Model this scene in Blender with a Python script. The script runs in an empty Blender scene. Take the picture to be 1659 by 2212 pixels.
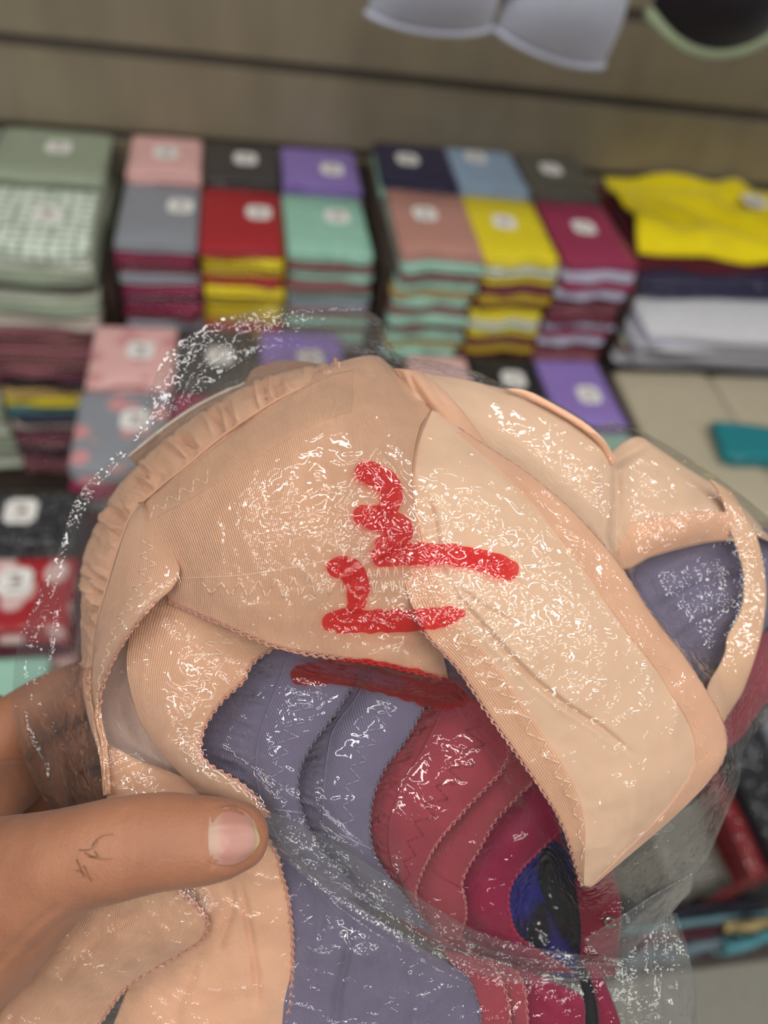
import bpy, bmesh, math, random
import numpy as np
from mathutils import Vector, Matrix, noise
from mathutils.bvhtree import BVHTree

random.seed(7); np.random.seed(7)
sc = bpy.context.scene
COL = sc.collection

# ------------------------------------------------------------------ camera
CAMZ = 1.50                       # camera height above the shop floor
FPX, CX, CY = 1600.0, 829.5, 1106.0
# rows: camera (right, down, forward) -> world (along wall, into wall, up)
M = np.array([[0.98247903, -0.00900676, 0.18615539],
              [-0.12639405, -0.76623931, 0.63000148],
              [0.1369653, -0.64249218, -0.75395245]])
CAM = np.array([0.0, 0.0, CAMZ])
cam_d = bpy.data.cameras.new('camera')
cam = bpy.data.objects.new('camera', cam_d); COL.objects.link(cam)
R = np.column_stack([M[:, 0], -M[:, 1], -M[:, 2]])
mw = Matrix([[*R[0], CAM[0]], [*R[1], CAM[1]], [*R[2], CAM[2]], [0, 0, 0, 1]])
cam.matrix_world = mw
cam_d.sensor_fit = 'VERTICAL'; cam_d.sensor_height = 36.0
cam_d.lens = 36.0 * FPX / 2212.0
cam_d.clip_start = 0.01
cam_d.dof.use_dof = True
cam_d.dof.focus_distance = 0.203
cam_d.dof.aperture_fstop = 6.2
sc.camera = cam

# ------------------------------------------------------------------ world, lamps, exposure
wd = bpy.data.worlds.new('shop_ambient'); sc.world = wd; wd.use_nodes = True
bgn = wd.node_tree.nodes['Background']
bgn.inputs[0].default_value = (0.80, 0.88, 1.0, 1); bgn.inputs[1].default_value = 0.36
def area(name, loc, sx, sy, power, col, rotz=0):
    l = bpy.data.lights.new(name, 'AREA'); l.shape = 'RECTANGLE'; l.size = sx; l.size_y = sy
    l.energy = power; l.color = col
    o = bpy.data.objects.new(name, l); COL.objects.link(o); o.location = loc; o.rotation_euler = (0, 0, rotz)
    return o
for ty in (-1.75, -1.05, -0.35, 0.35):          # rows of ceiling LED tubes over the shop aisle
    for tx in (-1.5, 0.0, 1.5):
        area('ceiling_tube_light', (tx, ty, 2.75), 1.2, 0.07, 22.0, (0.97, 0.985, 0.97))
for sx_, sy_ in ((-0.55, -0.75), (0.5, -0.62), (0.05, -1.4)):   # ceiling spots
    area('ceiling_spot_light', (sx_, sy_, 2.7), 0.10, 0.10, 9.0, (1.0, 0.88, 0.66))
sc.view_settings.view_transform = 'Standard'; sc.view_settings.look = 'None'
sc.view_settings.gamma = 1.0; sc.view_settings.use_curve_mapping = False
sc.view_settings.exposure = -1.93
sc.cycles.use_denoising = True
sc.cycles.transparent_max_bounces = 12
sc.cycles.max_bounces = 4; sc.cycles.diffuse_bounces = 2; sc.cycles.glossy_bounces = 2
sc.cycles.use_adaptive_sampling = True; sc.cycles.adaptive_threshold = 0.1; sc.cycles.adaptive_min_samples = 12

# ------------------------------------------------------------------ helpers
def P(x, y, mm):
    """pixel + depth (mm along the lens axis) -> world point"""
    d = mm / 1000.0
    return CAM + M @ np.array([(x - CX) / FPX * d, (y - CY) / FPX * d, d])
def Parr(a):
    d = a[..., 2] / 1000.0
    c = np.stack([(a[..., 0] - CX) / FPX * d, (a[..., 1] - CY) / FPX * d, d], -1)
    return c @ M.T + CAM
def ray(x, y): return M @ np.array([(x - CX) / FPX, (y - CY) / FPX, 1.0])
def onZ(x, y, z): r = ray(x, y); return r * (z / r[2])
def onY(x, y, Y): r = ray(x, y); return r * (Y / r[1])
def lin(c): return tuple((v / 12.92 if v <= 0.04045 else ((v + 0.055) / 1.055) ** 2.4) for v in (x / 255.0 for x in c))
def tag(o, label=None, cat=None, group=None, kind=None):
    if label: o['label'] = label
    if cat: o['category'] = cat
    if group: o['group'] = group
    if kind: o['kind'] = kind
    return o
def empty(name, loc, label, cat, group=None):
    o = bpy.data.objects.new(name, None); COL.objects.link(o); o.location = loc; o.empty_display_size = 0.02
    return tag(o, label, cat, group)
def base_of(parent):
    v = np.zeros(3)
    while parent is not None:
        v = v + np.array(parent.location); parent = parent.parent
    return v
def mesh_obj(name, verts, faces, mat, parent=None, smooth=True, uv=None):
    off = base_of(parent)
    me = bpy.data.meshes.new(name)
    v = np.asarray(verts, float) - off
    me.from_pydata([tuple(p) for p in v], [], faces)
    if uv is not None:
        ul = me.uv_layers.new(name='UVMap')
        li = np.zeros(len(me.loops), dtype=np.int32); me.loops.foreach_get('vertex_index', li)
        ul.data.foreach_set('uv', np.asarray(uv, np.float32)[li].ravel())
    if smooth: me.polygons.foreach_set('use_smooth', [True] * len(me.polygons))
    if mat: me.materials.append(mat)
    me.update()
    o = bpy.data.objects.new(name, me); COL.objects.link(o)
    if parent is not None: o.parent = parent
    return o
def cr(Pn, m):
    """Catmull-Rom through rows of Pn (n,k...) -> m samples"""
    Pn = np.asarray(Pn, float); n = len(Pn)
    ext = np.concatenate([[2 * Pn[0] - Pn[1]], Pn, [2 * Pn[-1] - Pn[-2]]])
    t = np.linspace(0, n - 1, m); i = np.minimum(t.astype(int), n - 2); f = t - i
    f = f.reshape((-1,) + (1,) * (Pn.ndim - 1))
    a, b, c, d = ext[i], ext[i + 1], ext[i + 2], ext[i + 3]
    return 0.5 * (2 * b + (c - a) * f + (2 * a - 5 * b + 4 * c - d) * f ** 2 + (3 * b - a - 3 * c + d) * f ** 3)
def resample(Pn, m, dens=24):
    q = cr(Pn, (len(Pn) - 1) * dens + 1)
    s = np.concatenate([[0], np.cumsum(np.linalg.norm(np.diff(q[:, :2], axis=0), axis=1))])
    t = np.linspace(0, s[-1], m)
    return np.stack([np.interp(t, s, q[:, k]) for k in range(q.shape[1])], 1)
def tube_geo(pts, rad, sides=6, caps=True):
    pts = np.asarray(pts, float); n = len(pts)
    rad = np.full(n, rad) if np.isscalar(rad) else np.asarray(rad, float)
    T = np.gradient(pts, axis=0); T /= (np.linalg.norm(T, axis=1)[:, None] + 1e-12)
    ref = np.array([0.31, 0.44, 0.84]); N = np.cross(T[0], ref); N /= np.linalg.norm(N)
    V = []
    for i in range(n):
        N = N - T[i] * np.dot(N, T[i]); N /= (np.linalg.norm(N) + 1e-12); B = np.cross(T[i], N)
        for k in range(sides):
            a = 2 * math.pi * k / sides
            V.append(pts[i] + rad[i] * (math.cos(a) * N + math.sin(a) * B))
    F = []
    for i in range(n - 1):
        for k in range(sides):
            F.append((i * sides + k, i * sides + (k + 1) % sides, (i + 1) * sides + (k + 1) % sides, (i + 1) * sides + k))
    if caps:
        F.append(tuple(range(sides))[::-1]); F.append(tuple((n - 1) * sides + k for k in range(sides)))
    return V, F
def tube(name, pts, rad, mat, parent, sides=6):
    V, F = tube_geo(pts, rad, sides); return mesh_obj(name, V, F, mat, parent)
def merge(geos):
    V, F = [], []
    for v, f in geos:
        o = len(V); V += list(v); F += [tuple(i + o for i in q) for q in f]
    return V, F
def n3(p, s): return noise.noise(Vector((p[0] * s, p[1] * s, p[2] * s)))
CONTENT = []                       # everything the bag film drapes over

def seg_dist(px, py, line):
    """distance in px to polyline + running parameter"""
    best = np.full(px.shape, 1e9); par = np.zeros(px.shape); L = 0
    tot = sum(math.dist(line[i], line[i + 1]) for i in range(len(line) - 1))
    for i in range(len(line) - 1):
        ax, ay = line[i]; bx, by = line[i + 1]; l = math.dist(line[i], line[i + 1])
        t = np.clip(((px - ax) * (bx - ax) + (py - ay) * (by - ay)) / (l * l), 0, 1)
        d = np.hypot(px - ax - t * (bx - ax), py - ay - t * (by - ay))
        m = d < best; best = np.where(m, d, best); par = np.where(m, (L + t * l) / tot, par); L += l
    return best, par
class Sheet: pass
def sheet(name, grid, mat, parent, step=5.0, thick=0.9, disp=None, grooves=(), soft=0.5, softs=90, film=True, even=True):
    """cloth sheet through a control grid of (px, px, mm); disp(u,v)->mm towards the viewer"""
    g = np.asarray(grid, float)
    wu = max(np.linalg.norm(np.diff(r[:, :2], axis=0), axis=1).sum() for r in g)
    wv = max(np.linalg.norm(np.diff(g[:, j, :2], axis=0), axis=1).sum() for j in range(g.shape[1]))
    nu, nv = max(6, int(wu / step)), max(6, int(wv / step))
    h = np.stack([cr(r, nu) for r in g])
    h = cr(h, nv)
    u = np.linspace(0, 1, nu)[None, :].repeat(nv, 0); v = np.linspace(0, 1, nv)[:, None].repeat(nu, 1)
    dz = np.zeros((nv, nu))
    for line, wpx, mm in grooves:
        d, t = seg_dist(h[..., 0], h[..., 1], line)
        taper = np.clip(np.minimum(t, 1 - t) * 6, 0, 1)
        dz += mm * taper * (np.exp(-(d / wpx) ** 2) - 0.15 * np.exp(-((d - 2.2 * wpx) / (1.2 * wpx)) ** 2))
    h[..., 2] += dz
    W = Parr(h)
    if soft:
        nz = np.array([[n3(W[i, j], softs) + 0.5 * n3(W[i, j], softs * 2.3) for j in range(nu)] for i in range(nv)])
        h[..., 2] += nz * soft; W = Parr(h)
    if disp is not None:                                  # gathers stand out along the cloth's own normal
        nn = np.cross(np.gradient(W, axis=1), np.gradient(W, axis=0)); nn /= (np.linalg.norm(nn, axis=2)[..., None] + 1e-12)
        sg = np.sign((nn * (CAM - W)).sum(2))[..., None]
        W = W + nn * sg * disp(u, v)[..., None] / 1000.0
        c_ = (W - CAM) @ M; h = np.stack([c_[..., 0] / c_[..., 2] * FPX + CX, c_[..., 1] / c_[..., 2] * FPX + CY, c_[..., 2] * 1000], -1)
    su = np.linalg.norm(np.diff(W, axis=1), axis=2).sum(1).mean(); sv = np.linalg.norm(np.diff(W, axis=0), axis=2).sum(0).mean()
    uv = np.stack([u * su * 100, v * sv * 100], -1).reshape(-1, 2)
    F = []
    flip = None
    e1 = h[nv // 2, nu // 2 + 1, :2] - h[nv // 2, nu // 2, :2]; e2 = h[nv // 2 + 1, nu // 2, :2] - h[nv // 2, nu // 2, :2]
    flip = (e1[0] * e2[1] - e1[1] * e2[0]) > 0      # keep normals towards the viewer
    for i in range(nv - 1):
        for j in range(nu - 1):
            q = (i * nu + j, i * nu + j + 1, (i + 1) * nu + j + 1, (i + 1) * nu + j)
            F.append(q[::-1] if flip else q)
    o = mesh_obj(name, W.reshape(-1, 3), F, mat, parent, uv=uv)
    if thick:
        sm = o.modifiers.new('thickness', 'SOLIDIFY'); sm.thickness = thick / 1000.0; sm.offset = -1
    if film: CONTENT.append((W.reshape(-1, 3), F))
    s = Sheet(); s.o = o; s.W = W; s.h = h; s.nu = nu; s.nv = nv; s.parent = parent
    return s
def strip_of(s, u0, u1, v0, v1, lift, rows=16, cols=5):
    """control grid of a band sewn onto part of another sheet"""
    return [[s.h[int(round(v * (s.nv - 1))), int(round(u * (s.nu - 1)))] - np.array([0, 0, lift]) for u in np.linspace(u0, u1, cols)] for v in np.linspace(v0, v1, rows)]
def at(s, u, v, lift=0.0):
    x = min(max(u, 0), 1) * (s.nu - 1); y = min(max(v, 0), 1) * (s.nv - 1)
    i, j = min(int(y), s.nv - 2), min(int(x), s.nu - 2); fy, fx = y - i, x - j
    p = s.W[i, j] * (1 - fx) * (1 - fy) + s.W[i, j + 1] * fx * (1 - fy) + s.W[i + 1, j] * (1 - fx) * fy + s.W[i + 1, j + 1] * fx * fy
    if lift:
        t = CAM - p; p = p + t / np.linalg.norm(t) * lift / 1000.0
    return p
def loft(lines_l, lines_r, cols=5, bulge=0.0, m=None):
    """control grid between two edge polylines; bulge mm towards the viewer"""
    m = m or max(len(lines_l), len(lines_r))
    a, b = resample(lines_l, m), resample(lines_r, m)
    bl = np.full(m, bulge) if np.isscalar(bulge) else np.interp(np.linspace(0, 1, m), np.linspace(0, 1, len(bulge)), bulge)
    rows = []
    for i in range(m):
        r = []
        for k in range(cols):
            t = k / (cols - 1); p = a[i] * (1 - t) + b[i] * t; p = p.copy(); p[2] -= bl[i] * math.sin(math.pi * t); r.append(p)
        rows.append(r)
    return rows
def edge_pts(s, side, v0=0.0, v1=1.0, m=200):
    out = []
    for t in np.linspace(v0, v1, m):
        u, v = {'L': (0.0, t), 'R': (1.0, t), 'T': (t, 0.0), 'B': (t, 1.0)}[side]
        out.append(at(s, u, v, 0.25))
    return np.array(out)
def scallop(s, side, mat, v0=0.0, v1=1.0, pitch=2.3, amp=0.6, r=0.42, name='scalloped_trim', seed=0):
    """picot trim: a twisted pair of cords waving along an edge"""
    e = edge_pts(s, side, v0, v1, 160)
    L = np.concatenate([[0], np.cumsum(np.linalg.norm(np.diff(e, axis=0), axis=1))])
    m = max(24, int(L[-1] * 1000 / pitch * 7)); t = np.linspace(0, L[-1], m)
    q = np.stack([np.interp(t, L, e[:, k]) for k in range(3)], 1)
    T = np.gradient(q, axis=0); T /= np.linalg.norm(T, axis=1)[:, None]
    view = CAM - q; view /= np.linalg.norm(view, axis=1)[:, None]
    side_v = np.cross(T, view)
    if side in ('L', 'B'): side_v = side_v
    ph = t * 1000 / pitch * 2 * math.pi
    jit = np.array([n3(p, 700 + seed) for p in q])
    a = q + side_v * (np.abs(np.sin(ph / 2)) * amp * (1 + jit))[:, None] / 1000
    b = q + side_v * (np.sin(ph + 1.9) * amp * 0.6)[:, None] / 1000 + view * 0.25 / 1000
    rr = r / 1000 * (0.8 + 0.35 * np.sin(ph))
    return mesh_obj(name, *merge([tube_geo(a, rr, 6), tube_geo(b, rr * 0.7, 5)]), mat, s.o)
def zigzag(s, u0, u1, v0, v1, n, mat, r=0.21, along='v', three=True, name='zigzag_stitching'):
    """three-step zigzag stitch sewn into the sheet"""
    geos = []; k = 0
    for i in range(n):
        t0 = v0 + (v1 - v0) * i / n; t1 = v0 + (v1 - v0) * (i + 1) / n
        a, b = (u0, u1) if i % 2 == 0 else (u1, u0)
        parts = 2 if three else 1
        for q in range(parts):
            f0 = q / parts + 0.06; f1 = (q + 1) / parts - 0.06
            pts = []
            for f in np.linspace(f0, f1, 5):
                uu, vv = a + (b - a) * f, t0 + (t1 - t0) * f
                if along == 'u': uu, vv = vv, uu
                pts.append(at(s, uu, vv, 0.06 + 0.16 * math.sin(math.pi * (f - f0) / (f1 - f0))))
            geos.append(tube_geo(pts, r / 1000, 5))
    return mesh_obj(name, *merge(geos), mat, s.o)
def seam(s, u, v0, v1, mat, r=0.3, along='v', name='seam'):
    pts = [at(s, u, t, 0.05) if along == 'v' else at(s, t, u, 0.05) for t in np.linspace(v0, v1, 90)]
    return tube(name, pts, r / 1000, mat, s.o, 6)

# ------------------------------------------------------------------ materials
def new_mat(name):
    m = bpy.data.materials.new(name); m.use_nodes = True
    return m, m.node_tree.nodes, m.node_tree.links, m.node_tree.nodes['Principled BSDF']
def fabric(name, rgb, rgb2=None, rough=0.75, rib=34.0, ribs=0.35, sheen=0.25, angle=0.5, var=0.12, nscale=70, blotch=False):
    m, N, L, b = new_mat(name)
    c = lin(rgb); c2 = lin(rgb2) if rgb2 else tuple(v * (1 - var) for v in c)
    tc = N.new('ShaderNodeTexCoord')
    nz = N.new('ShaderNodeTexNoise'); nz.inputs['Scale'].default_value = nscale; nz.inputs['Detail'].default_value = 3
    L.new(tc.outputs['Object'], nz.inputs['Vector'])
    mx = N.new('ShaderNodeMix'); mx.data_type = 'RGBA'
    mx.inputs[6].default_value = (*c, 1); mx.inputs[7].default_value = (*c2, 1); 
    if blotch:
        mr = N.new('ShaderNodeMapRange'); mr.inputs[1].default_value = 0.44; mr.inputs[2].default_value = 0.56; L.new(nz.outputs['Fac'], mr.inputs[0]); L.new(mr.outputs[0], mx.inputs[0])
    else: L.new(nz.outputs['Fac'], mx.inputs[0])
    L.new(mx.outputs[2], b.inputs['Base Color'])
    b.inputs['Roughness'].default_value = rough; b.inputs['Sheen Weight'].default_value = sheen
    b.inputs['Sheen Roughness'].default_value = 0.4
    b.inputs['Specular IOR Level'].default_value = 0.3
    mp = N.new('ShaderNodeMapping'); mp.inputs['Rotation'].default_value = (0, 0, angle); L.new(tc.outputs['UV'], mp.inputs['Vector'])
    wv = N.new('ShaderNodeTexWave'); wv.inputs['Scale'].default_value = rib / 10; wv.inputs['Distortion'].default_value = 0.6
    wv.inputs['Detail'].default_value = 1; L.new(mp.outputs[0], wv.inputs['Vector'])
    nf = N.new('ShaderNodeTexNoise'); nf.inputs['Scale'].default_value = 900; L.new(tc.outputs['Object'], nf.inputs['Vector'])
    ad = N.new('ShaderNodeMath'); ad.operation = 'ADD'; L.new(wv.outputs['Fac'], ad.inputs[0]); L.new(nf.outputs['Fac'], ad.inputs[1])
    bp = N.new('ShaderNodeBump'); bp.inputs['Strength'].default_value = ribs; bp.inputs['Distance'].default_value = 0.0002
    L.new(ad.outputs[0], bp.inputs['Height']); L.new(bp.outputs[0], b.inputs['Normal'])
    return m
def plain(name, rgb, rough=0.5, metal=0.0, spec=0.5, coat=0.0, bump=0.0, bscale=200, var=0.1, alpha=None):
    m, N, L, b = new_mat(name); c = lin(rgb)
    tc = N.new('ShaderNodeTexCoord'); nz = N.new('ShaderNodeTexNoise'); nz.inputs['Scale'].default_value = bscale; nz.inputs['Detail'].default_value = 4
    L.new(tc.outputs['Object'], nz.inputs['Vector'])
    mx = N.new('ShaderNodeMix'); mx.data_type = 'RGBA'; mx.inputs[6].default_value = (*c, 1)
    mx.inputs[7].default_value = (*[v * (1 - var) for v in c], 1); L.new(nz.outputs['Fac'], mx.inputs[0]); L.new(mx.outputs[2], b.inputs['Base Color'])
    b.inputs['Roughness'].default_value = rough; b.inputs['Metallic'].default_value = metal
    b.inputs['Specular IOR Level'].default_value = spec; b.inputs['Coat Weight'].default_value = coat
    if bump:
        bp = N.new('ShaderNodeBump'); bp.inputs['Strength'].default_value = bump; bp.inputs['Distance'].default_value = 0.002
        L.new(nz.outputs['Fac'], bp.inputs['Height']); L.new(bp.outputs[0], b.inputs['Normal'])
    return m
WRAPPED = {}
def wrapped(rgb, pattern=None, rgb2=(255, 255, 255)):
    """cloth inside a clear glossy sleeve"""
    key = (rgb, pattern, rgb2)
    if key in WRAPPED: return WRAPPED[key]
    m, N, L, b = new_mat('sleeved_cloth'); c = lin(rgb)
    tc = N.new('ShaderNodeTexCoord'); oi = N.new('ShaderNodeObjectInfo')
    ofs = N.new('ShaderNodeVectorMath'); ofs.operation = 'ADD'; L.new(tc.outputs['Object'], ofs.inputs[0]); L.new(oi.outputs['Random'], ofs.inputs[1])
    nz = N.new('ShaderNodeTexNoise'); nz.inputs['Scale'].default_value = 45; nz.inputs['Detail'].default_value = 3; L.new(ofs.outputs[0], nz.inputs['Vector'])
    mx = N.new('ShaderNodeMix'); mx.data_type = 'RGBA'; mx.inputs[6].default_value = (*c, 1)
    mx.inputs[7].default_value = (*[v * 0.9 for v in c], 1); L.new(nz.outputs['Fac'], mx.inputs[0]); out = mx.outputs[2]
    if pattern:
        vo = N.new('ShaderNodeTexVoronoi'); vo.inputs['Scale'].default_value = {'dots': 62, 'flowers': 34, 'speckle': 150, 'lace': 90}[pattern]
        vo.inputs['Randomness'].default_value = {'dots': 0.25, 'flowers': 0.9, 'speckle': 1.0, 'lace': 0.5}[pattern]
        L.new(tc.outputs['Object'], vo.inputs['Vector'])
        rp = N.new('ShaderNodeValToRGB'); th = {'dots': 0.42, 'flowers': 0.35, 'speckle': 0.3, 'lace': 0.4}[pattern]
        rp.color_ramp.elements[0].position = th; rp.color_ramp.elements[0].color = (1, 1, 1, 1)
        rp.color_ramp.elements[1].position = th + 0.12; rp.color_ramp.elements[1].color = (0, 0, 0, 1)
        L.new(vo.outputs['Distance'], rp.inputs[0])
        m2 = N.new('ShaderNodeMix'); m2.data_type = 'RGBA'; L.new(rp.outputs[0], m2.inputs[0]); L.new(out, m2.inputs[6])
        m2.inputs[7].default_value = (*lin(rgb2), 1); out = m2.outputs[2]
    L.new(out, b.inputs['Base Color']); b.inputs['Roughness'].default_value = 0.7
    b.inputs['Coat Weight'].default_value = 0.9; b.inputs['Coat Roughness'].default_value = 0.10; b.inputs['Coat IOR'].default_value = 1.45
    n2 = N.new('ShaderNodeTexNoise'); n2.inputs['Scale'].default_value = 70; n2.inputs['Detail'].default_value = 1; L.new(ofs.outputs[0], n2.inputs['Vector'])
    bp = N.new('ShaderNodeBump'); bp.inputs['Strength'].default_value = 0.8; bp.inputs['Distance'].default_value = 0.006
    L.new(n2.outputs['Fac'], bp.inputs['Height']); L.new(bp.outputs[0], b.inputs['Coat Normal'])
    WRAPPED[key] = m; return m

PEACH = fabric('peach_knit', (239, 190, 158), (233, 178, 145), rib=60, ribs=0.45, angle=0.9)
PEACH_RIB = fabric('peach_rib', (237, 188, 155), (230, 177, 144), rib=62, ribs=0.8, angle=0.0)
NUDE = fabric('nude_knit', (233, 198, 170), (226, 187, 157), rib=60, ribs=0.2, angle=0.4)
PEACH_TRIM = plain('peach_trim_cord', (218, 160, 140), 0.5, bump=0.3, bscale=900)
PEACH_STITCH = plain('peach_thread', (255, 224, 196), 0.4)
SATIN = fabric('peach_satin', (232, 192, 160), (222, 176, 142), rough=0.42, rib=30, ribs=0.5, angle=1.57, sheen=0.1)
LINING = fabric('pale_lining', (222, 196, 184), (206, 176, 166), rib=20, ribs=0.1)
FOAM_BROWN = fabric('brown_foam', (176, 136, 116), (156, 118, 100), rib=10, ribs=0.05)
WHITE_RIM = plain('white_rim', (240, 226, 210), 0.5)
GREY = fabric('lavender_grey_knit', (132, 123, 148), (118, 109, 135), rib=52, ribs=0.75, angle=0.6)
GREY_TRIM = plain('lavender_grey_cord', (128, 120, 138), 0.5, bump=0.3, bscale=900)
GREY_STITCH = plain('lavender_grey_thread', (162, 154, 174), 0.4)
ROSE = fabric('dusty_rose_knit', (180, 74, 86), (160, 58, 72), rib=52, ribs=0.75, angle=0.7)
ROSE_TRIM = plain('dusty_rose_cord', (214, 128, 130), 0.5, bump=0.3, bscale=900)
ROSE_STITCH = plain('dusty_rose_thread', (150, 54, 66), 0.4)
MAG = fabric('magenta_knit', (160, 20, 70), (128, 10, 52), rib=40, ribs=0.4, angle=0.3, rough=0.5)
MAG_TRIM = plain('magenta_cord', (196, 40, 84), 0.5, bump=0.3, bscale=900)
WINE = fabric('wine_knit', (138, 12, 44), (110, 6, 34), rib=30, ribs=0.3)
NAVY = fabric('navy_velvet', (26, 28, 120), (8, 8, 20), rib=10, ribs=0.3, sheen=0.15, nscale=42, blotch=True)
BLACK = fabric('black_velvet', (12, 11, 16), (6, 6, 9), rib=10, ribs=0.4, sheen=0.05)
STEEL = plain('steel', (206, 198, 180), 0.25, metal=1.0)

# ------------------------------------------------------------------ bras nested in the bag
def ruffle(n, amp, u0=0.0, u1=1.0, soft=0.25, phase=0.0):
    """shirring: n gathers across a strip"""
    def f(u, v):
        w = np.clip((u - u0) / soft, 0, 1) * np.clip((u1 - u) / soft, 0, 1)
        ph = n * v * 2 * math.pi + 1.4 * np.sin(v * n * 0.9 + phase) + 0.5 * u
        loc = 0.55 + 0.45 * np.sin(v * n * 1.7 + 2.1 * np.sin(v * 9 + phase))
        pinch = -1.5 * np.exp(-(np.sin(ph * 0.61 + 1.1 * np.sin(u * 3 + v * 21)) / 0.22) ** 2)
        crease = pinch + 1 - 2 * np.abs(np.sin(ph / 2 + 0.8 * np.sin(u * 4 + v * 13))) ** 0.7
        return amp * w * loc * (0.75 * crease + 0.35 * np.sin(ph * 0.47 + 2 + 3 * u))
    return f

peach = empty('bra', tuple(P(760, 1450, 225)), 'peach bra outermost in the clear bag, zigzag stitched hems, covering all other bras', 'bra', 'bras nested in the clear bag')
SEAM_L = [(231, 1716, 208), (222, 1600, 214), (200, 1500, 220), (205, 1370, 222), (225, 1290, 222), (250, 1200, 222), (275, 1130, 222), (310, 1078, 222), (370, 1034, 219), (457, 960, 218), (540, 900, 217), (620, 852, 219), (735, 797, 224)]
OUT_L = [(230, 1717, 209), (207, 1595, 217), (181, 1519, 225), (174, 1358, 235), (174, 1224, 239), (201, 1142, 241), (240, 1070, 241), (283, 1016, 241), (331, 968, 241), (404, 910, 241), (510, 843, 240), (587, 809, 239), (727, 779, 236)]
s = sheet('gathered_side', loft(OUT_L, SEAM_L, 5, 4.0, 16), PEACH, peach, step=4.0, disp=lambda u, v: ruffle(34, 2.4, -0.05, 0.99, 0.25)(u, v) * np.clip((v - 0.1) * 8, 0, 1), soft=0.8)
seam(s, 1.0, 0.25, 0.97, PEACH, 0.35)
cup = sheet('cup', [
    [(292, 1086, 227), (394, 1003, 223), (536, 892, 223), (690, 800, 232), (800, 768, 236), (850, 796, 237), (936, 880, 232)],
    [(298, 1096, 224), (402, 1018, 217), (545, 910, 216), (690, 825, 219), (790, 800, 224), (855, 822, 226), (931, 890, 224)],
    [(305, 1150, 217), (440, 1080, 204), (580, 1000, 199), (700, 935, 200), (780, 915, 204), (845, 915, 209), (905, 930, 215)],
    [(325, 1200, 214), (470, 1160, 198), (600, 1110, 193), (710, 1075, 193), (780, 1060, 196), (840, 1050, 199.5), (890, 1040, 203)],
    [(350, 1252, 211), (490, 1250, 197), (620, 1235, 192), (730, 1215, 191), (800, 1210, 193), (860, 1200, 195.5), (910, 1190, 198.5)],
    [(363, 1298, 210), (480, 1348, 200), (600, 1397, 196), (700, 1416, 195), (800, 1430, 196), (880, 1446, 199), (970, 1468, 204)]],
    PEACH_RIB, peach, step=4.0, soft=0.7,
    grooves=[([(455, 965), (520, 925), (620, 870), (740, 815)], 7, 0.9), ([(400, 1160), (430, 1120), (470, 1060)], 22, 0.9),
             ([(770, 770), (800, 810), (790, 850)], 10, 1.2), ([(842, 795), (870, 840), (915, 880)], 11, 1.8)])
scallop(cup, 'B', PEACH_TRIM, 0.0, 0.97, pitch=2.6)
zigzag(cup, 0.815, 0.875, 0.10, 0.86, 30, PEACH_STITCH, along='u')
seam(cup, 0.79, 0.03, 0.95, PEACH_STITCH, 0.12, along='u')
band = sheet('zigzag_band', loft([(231, 1716, 207), (222, 1600, 213), (200, 1500, 219), (205, 1370, 221), (225, 1290, 221), (252, 1200, 221), (276, 1130, 221), (304, 1085, 220)],
                               [(233, 1717, 207), (225, 1605, 211), (212, 1535, 213), (236, 1443, 209), (291, 1350, 204), (345, 1290, 203), (384, 1246, 203.5), (372, 1185, 209), (330, 1110, 219), (305, 1084, 222)],
                               5, 3.0, 18), PEACH_RIB, peach, step=4.0, soft=0.5)
scallop(band, 'R', PEACH_TRIM, 0.02, 0.64, pitch=2.6)
zigzag(band, 0.40, 0.66, 0.26, 0.86, 22, PEACH_STITCH)
tape = sheet('bias_tape', strip_of(cup, 0.0, 0.62, 0.19, 0.36, 0.4, 6, 14), PEACH_RIB, peach, step=4.0, soft=0.2)
zigzag(tape, 0.5, 0.85, 0.02, 0.34, 10, PEACH_STITCH, along='u')
# right-hand cup panel lying across the front
RP_L = [(931, 885, 223), (880, 962, 214), (852, 1050, 204), (856, 1190, 199.5), (905, 1345, 195), (992, 1447, 196), (1058, 1545, 197), (1145, 1668, 200), (1212, 1775, 203), (1258, 1913, 208)]
RP_R = [(945, 890, 224), (1030, 950, 222), (1130, 1015, 221), (1232, 1099, 219), (1330, 1209, 218), (1410, 1330, 217), (1500, 1450, 219), (1571, 1599, 222), (1501, 1722, 218), (1277, 1918, 209)]
grid = []
for k, (a, b) in enumerate(zip(RP_L, RP_R)):
    bl = (0.5, 3, 6, 8, 9, 9, 8, 7, 5, 0.5)[k]
    grid.append([(a[0] + (b[0] - a[0]) * t, a[1] + (b[1] - a[1]) * t, a[2] + (b[2] - a[2]) * t - bl * math.sin(math.pi * t)) for t in (0, .25, .5, .75, 1)])
panel = sheet('overlapping_cup', grid, NUDE, peach, step=4.0, soft=0.7, grooves=[
    ([(958, 1225), (985, 1290), (1070, 1385), (1150, 1467), (1228, 1529), (1298, 1572), (1380, 1640)], 6, 2.0),
    ([(922, 1070), (938, 1130), (948, 1195), (960, 1260)], 7, 1.6), ([(985, 1265), (1040, 1310), (1110, 1345)], 5, 1.2),
    ([(1020, 960), (1140, 1060), (1250, 1170), (1330, 1290)], 10, 0.5)])
scallop(panel, 'R', PEACH_TRIM, 0.06, 0.85, pitch=3.4, r=0.2, amp=0.2)
hemL = sheet('hem_band', strip_of(panel, 0.0, 0.17, 0.0, 1.0, 0.5, 26), PEACH_RIB, peach, step=4.0, soft=0.2)
zigzag(hemL, 0.58, 0.98, 0.46, 0.96, 24, PEACH_STITCH)
hemR = sheet('hem_band', strip_of(panel, 0.84, 1.0, 0.08, 1.0, 0.45, 26), PEACH, peach, step=4.0, soft=0.3)
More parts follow.
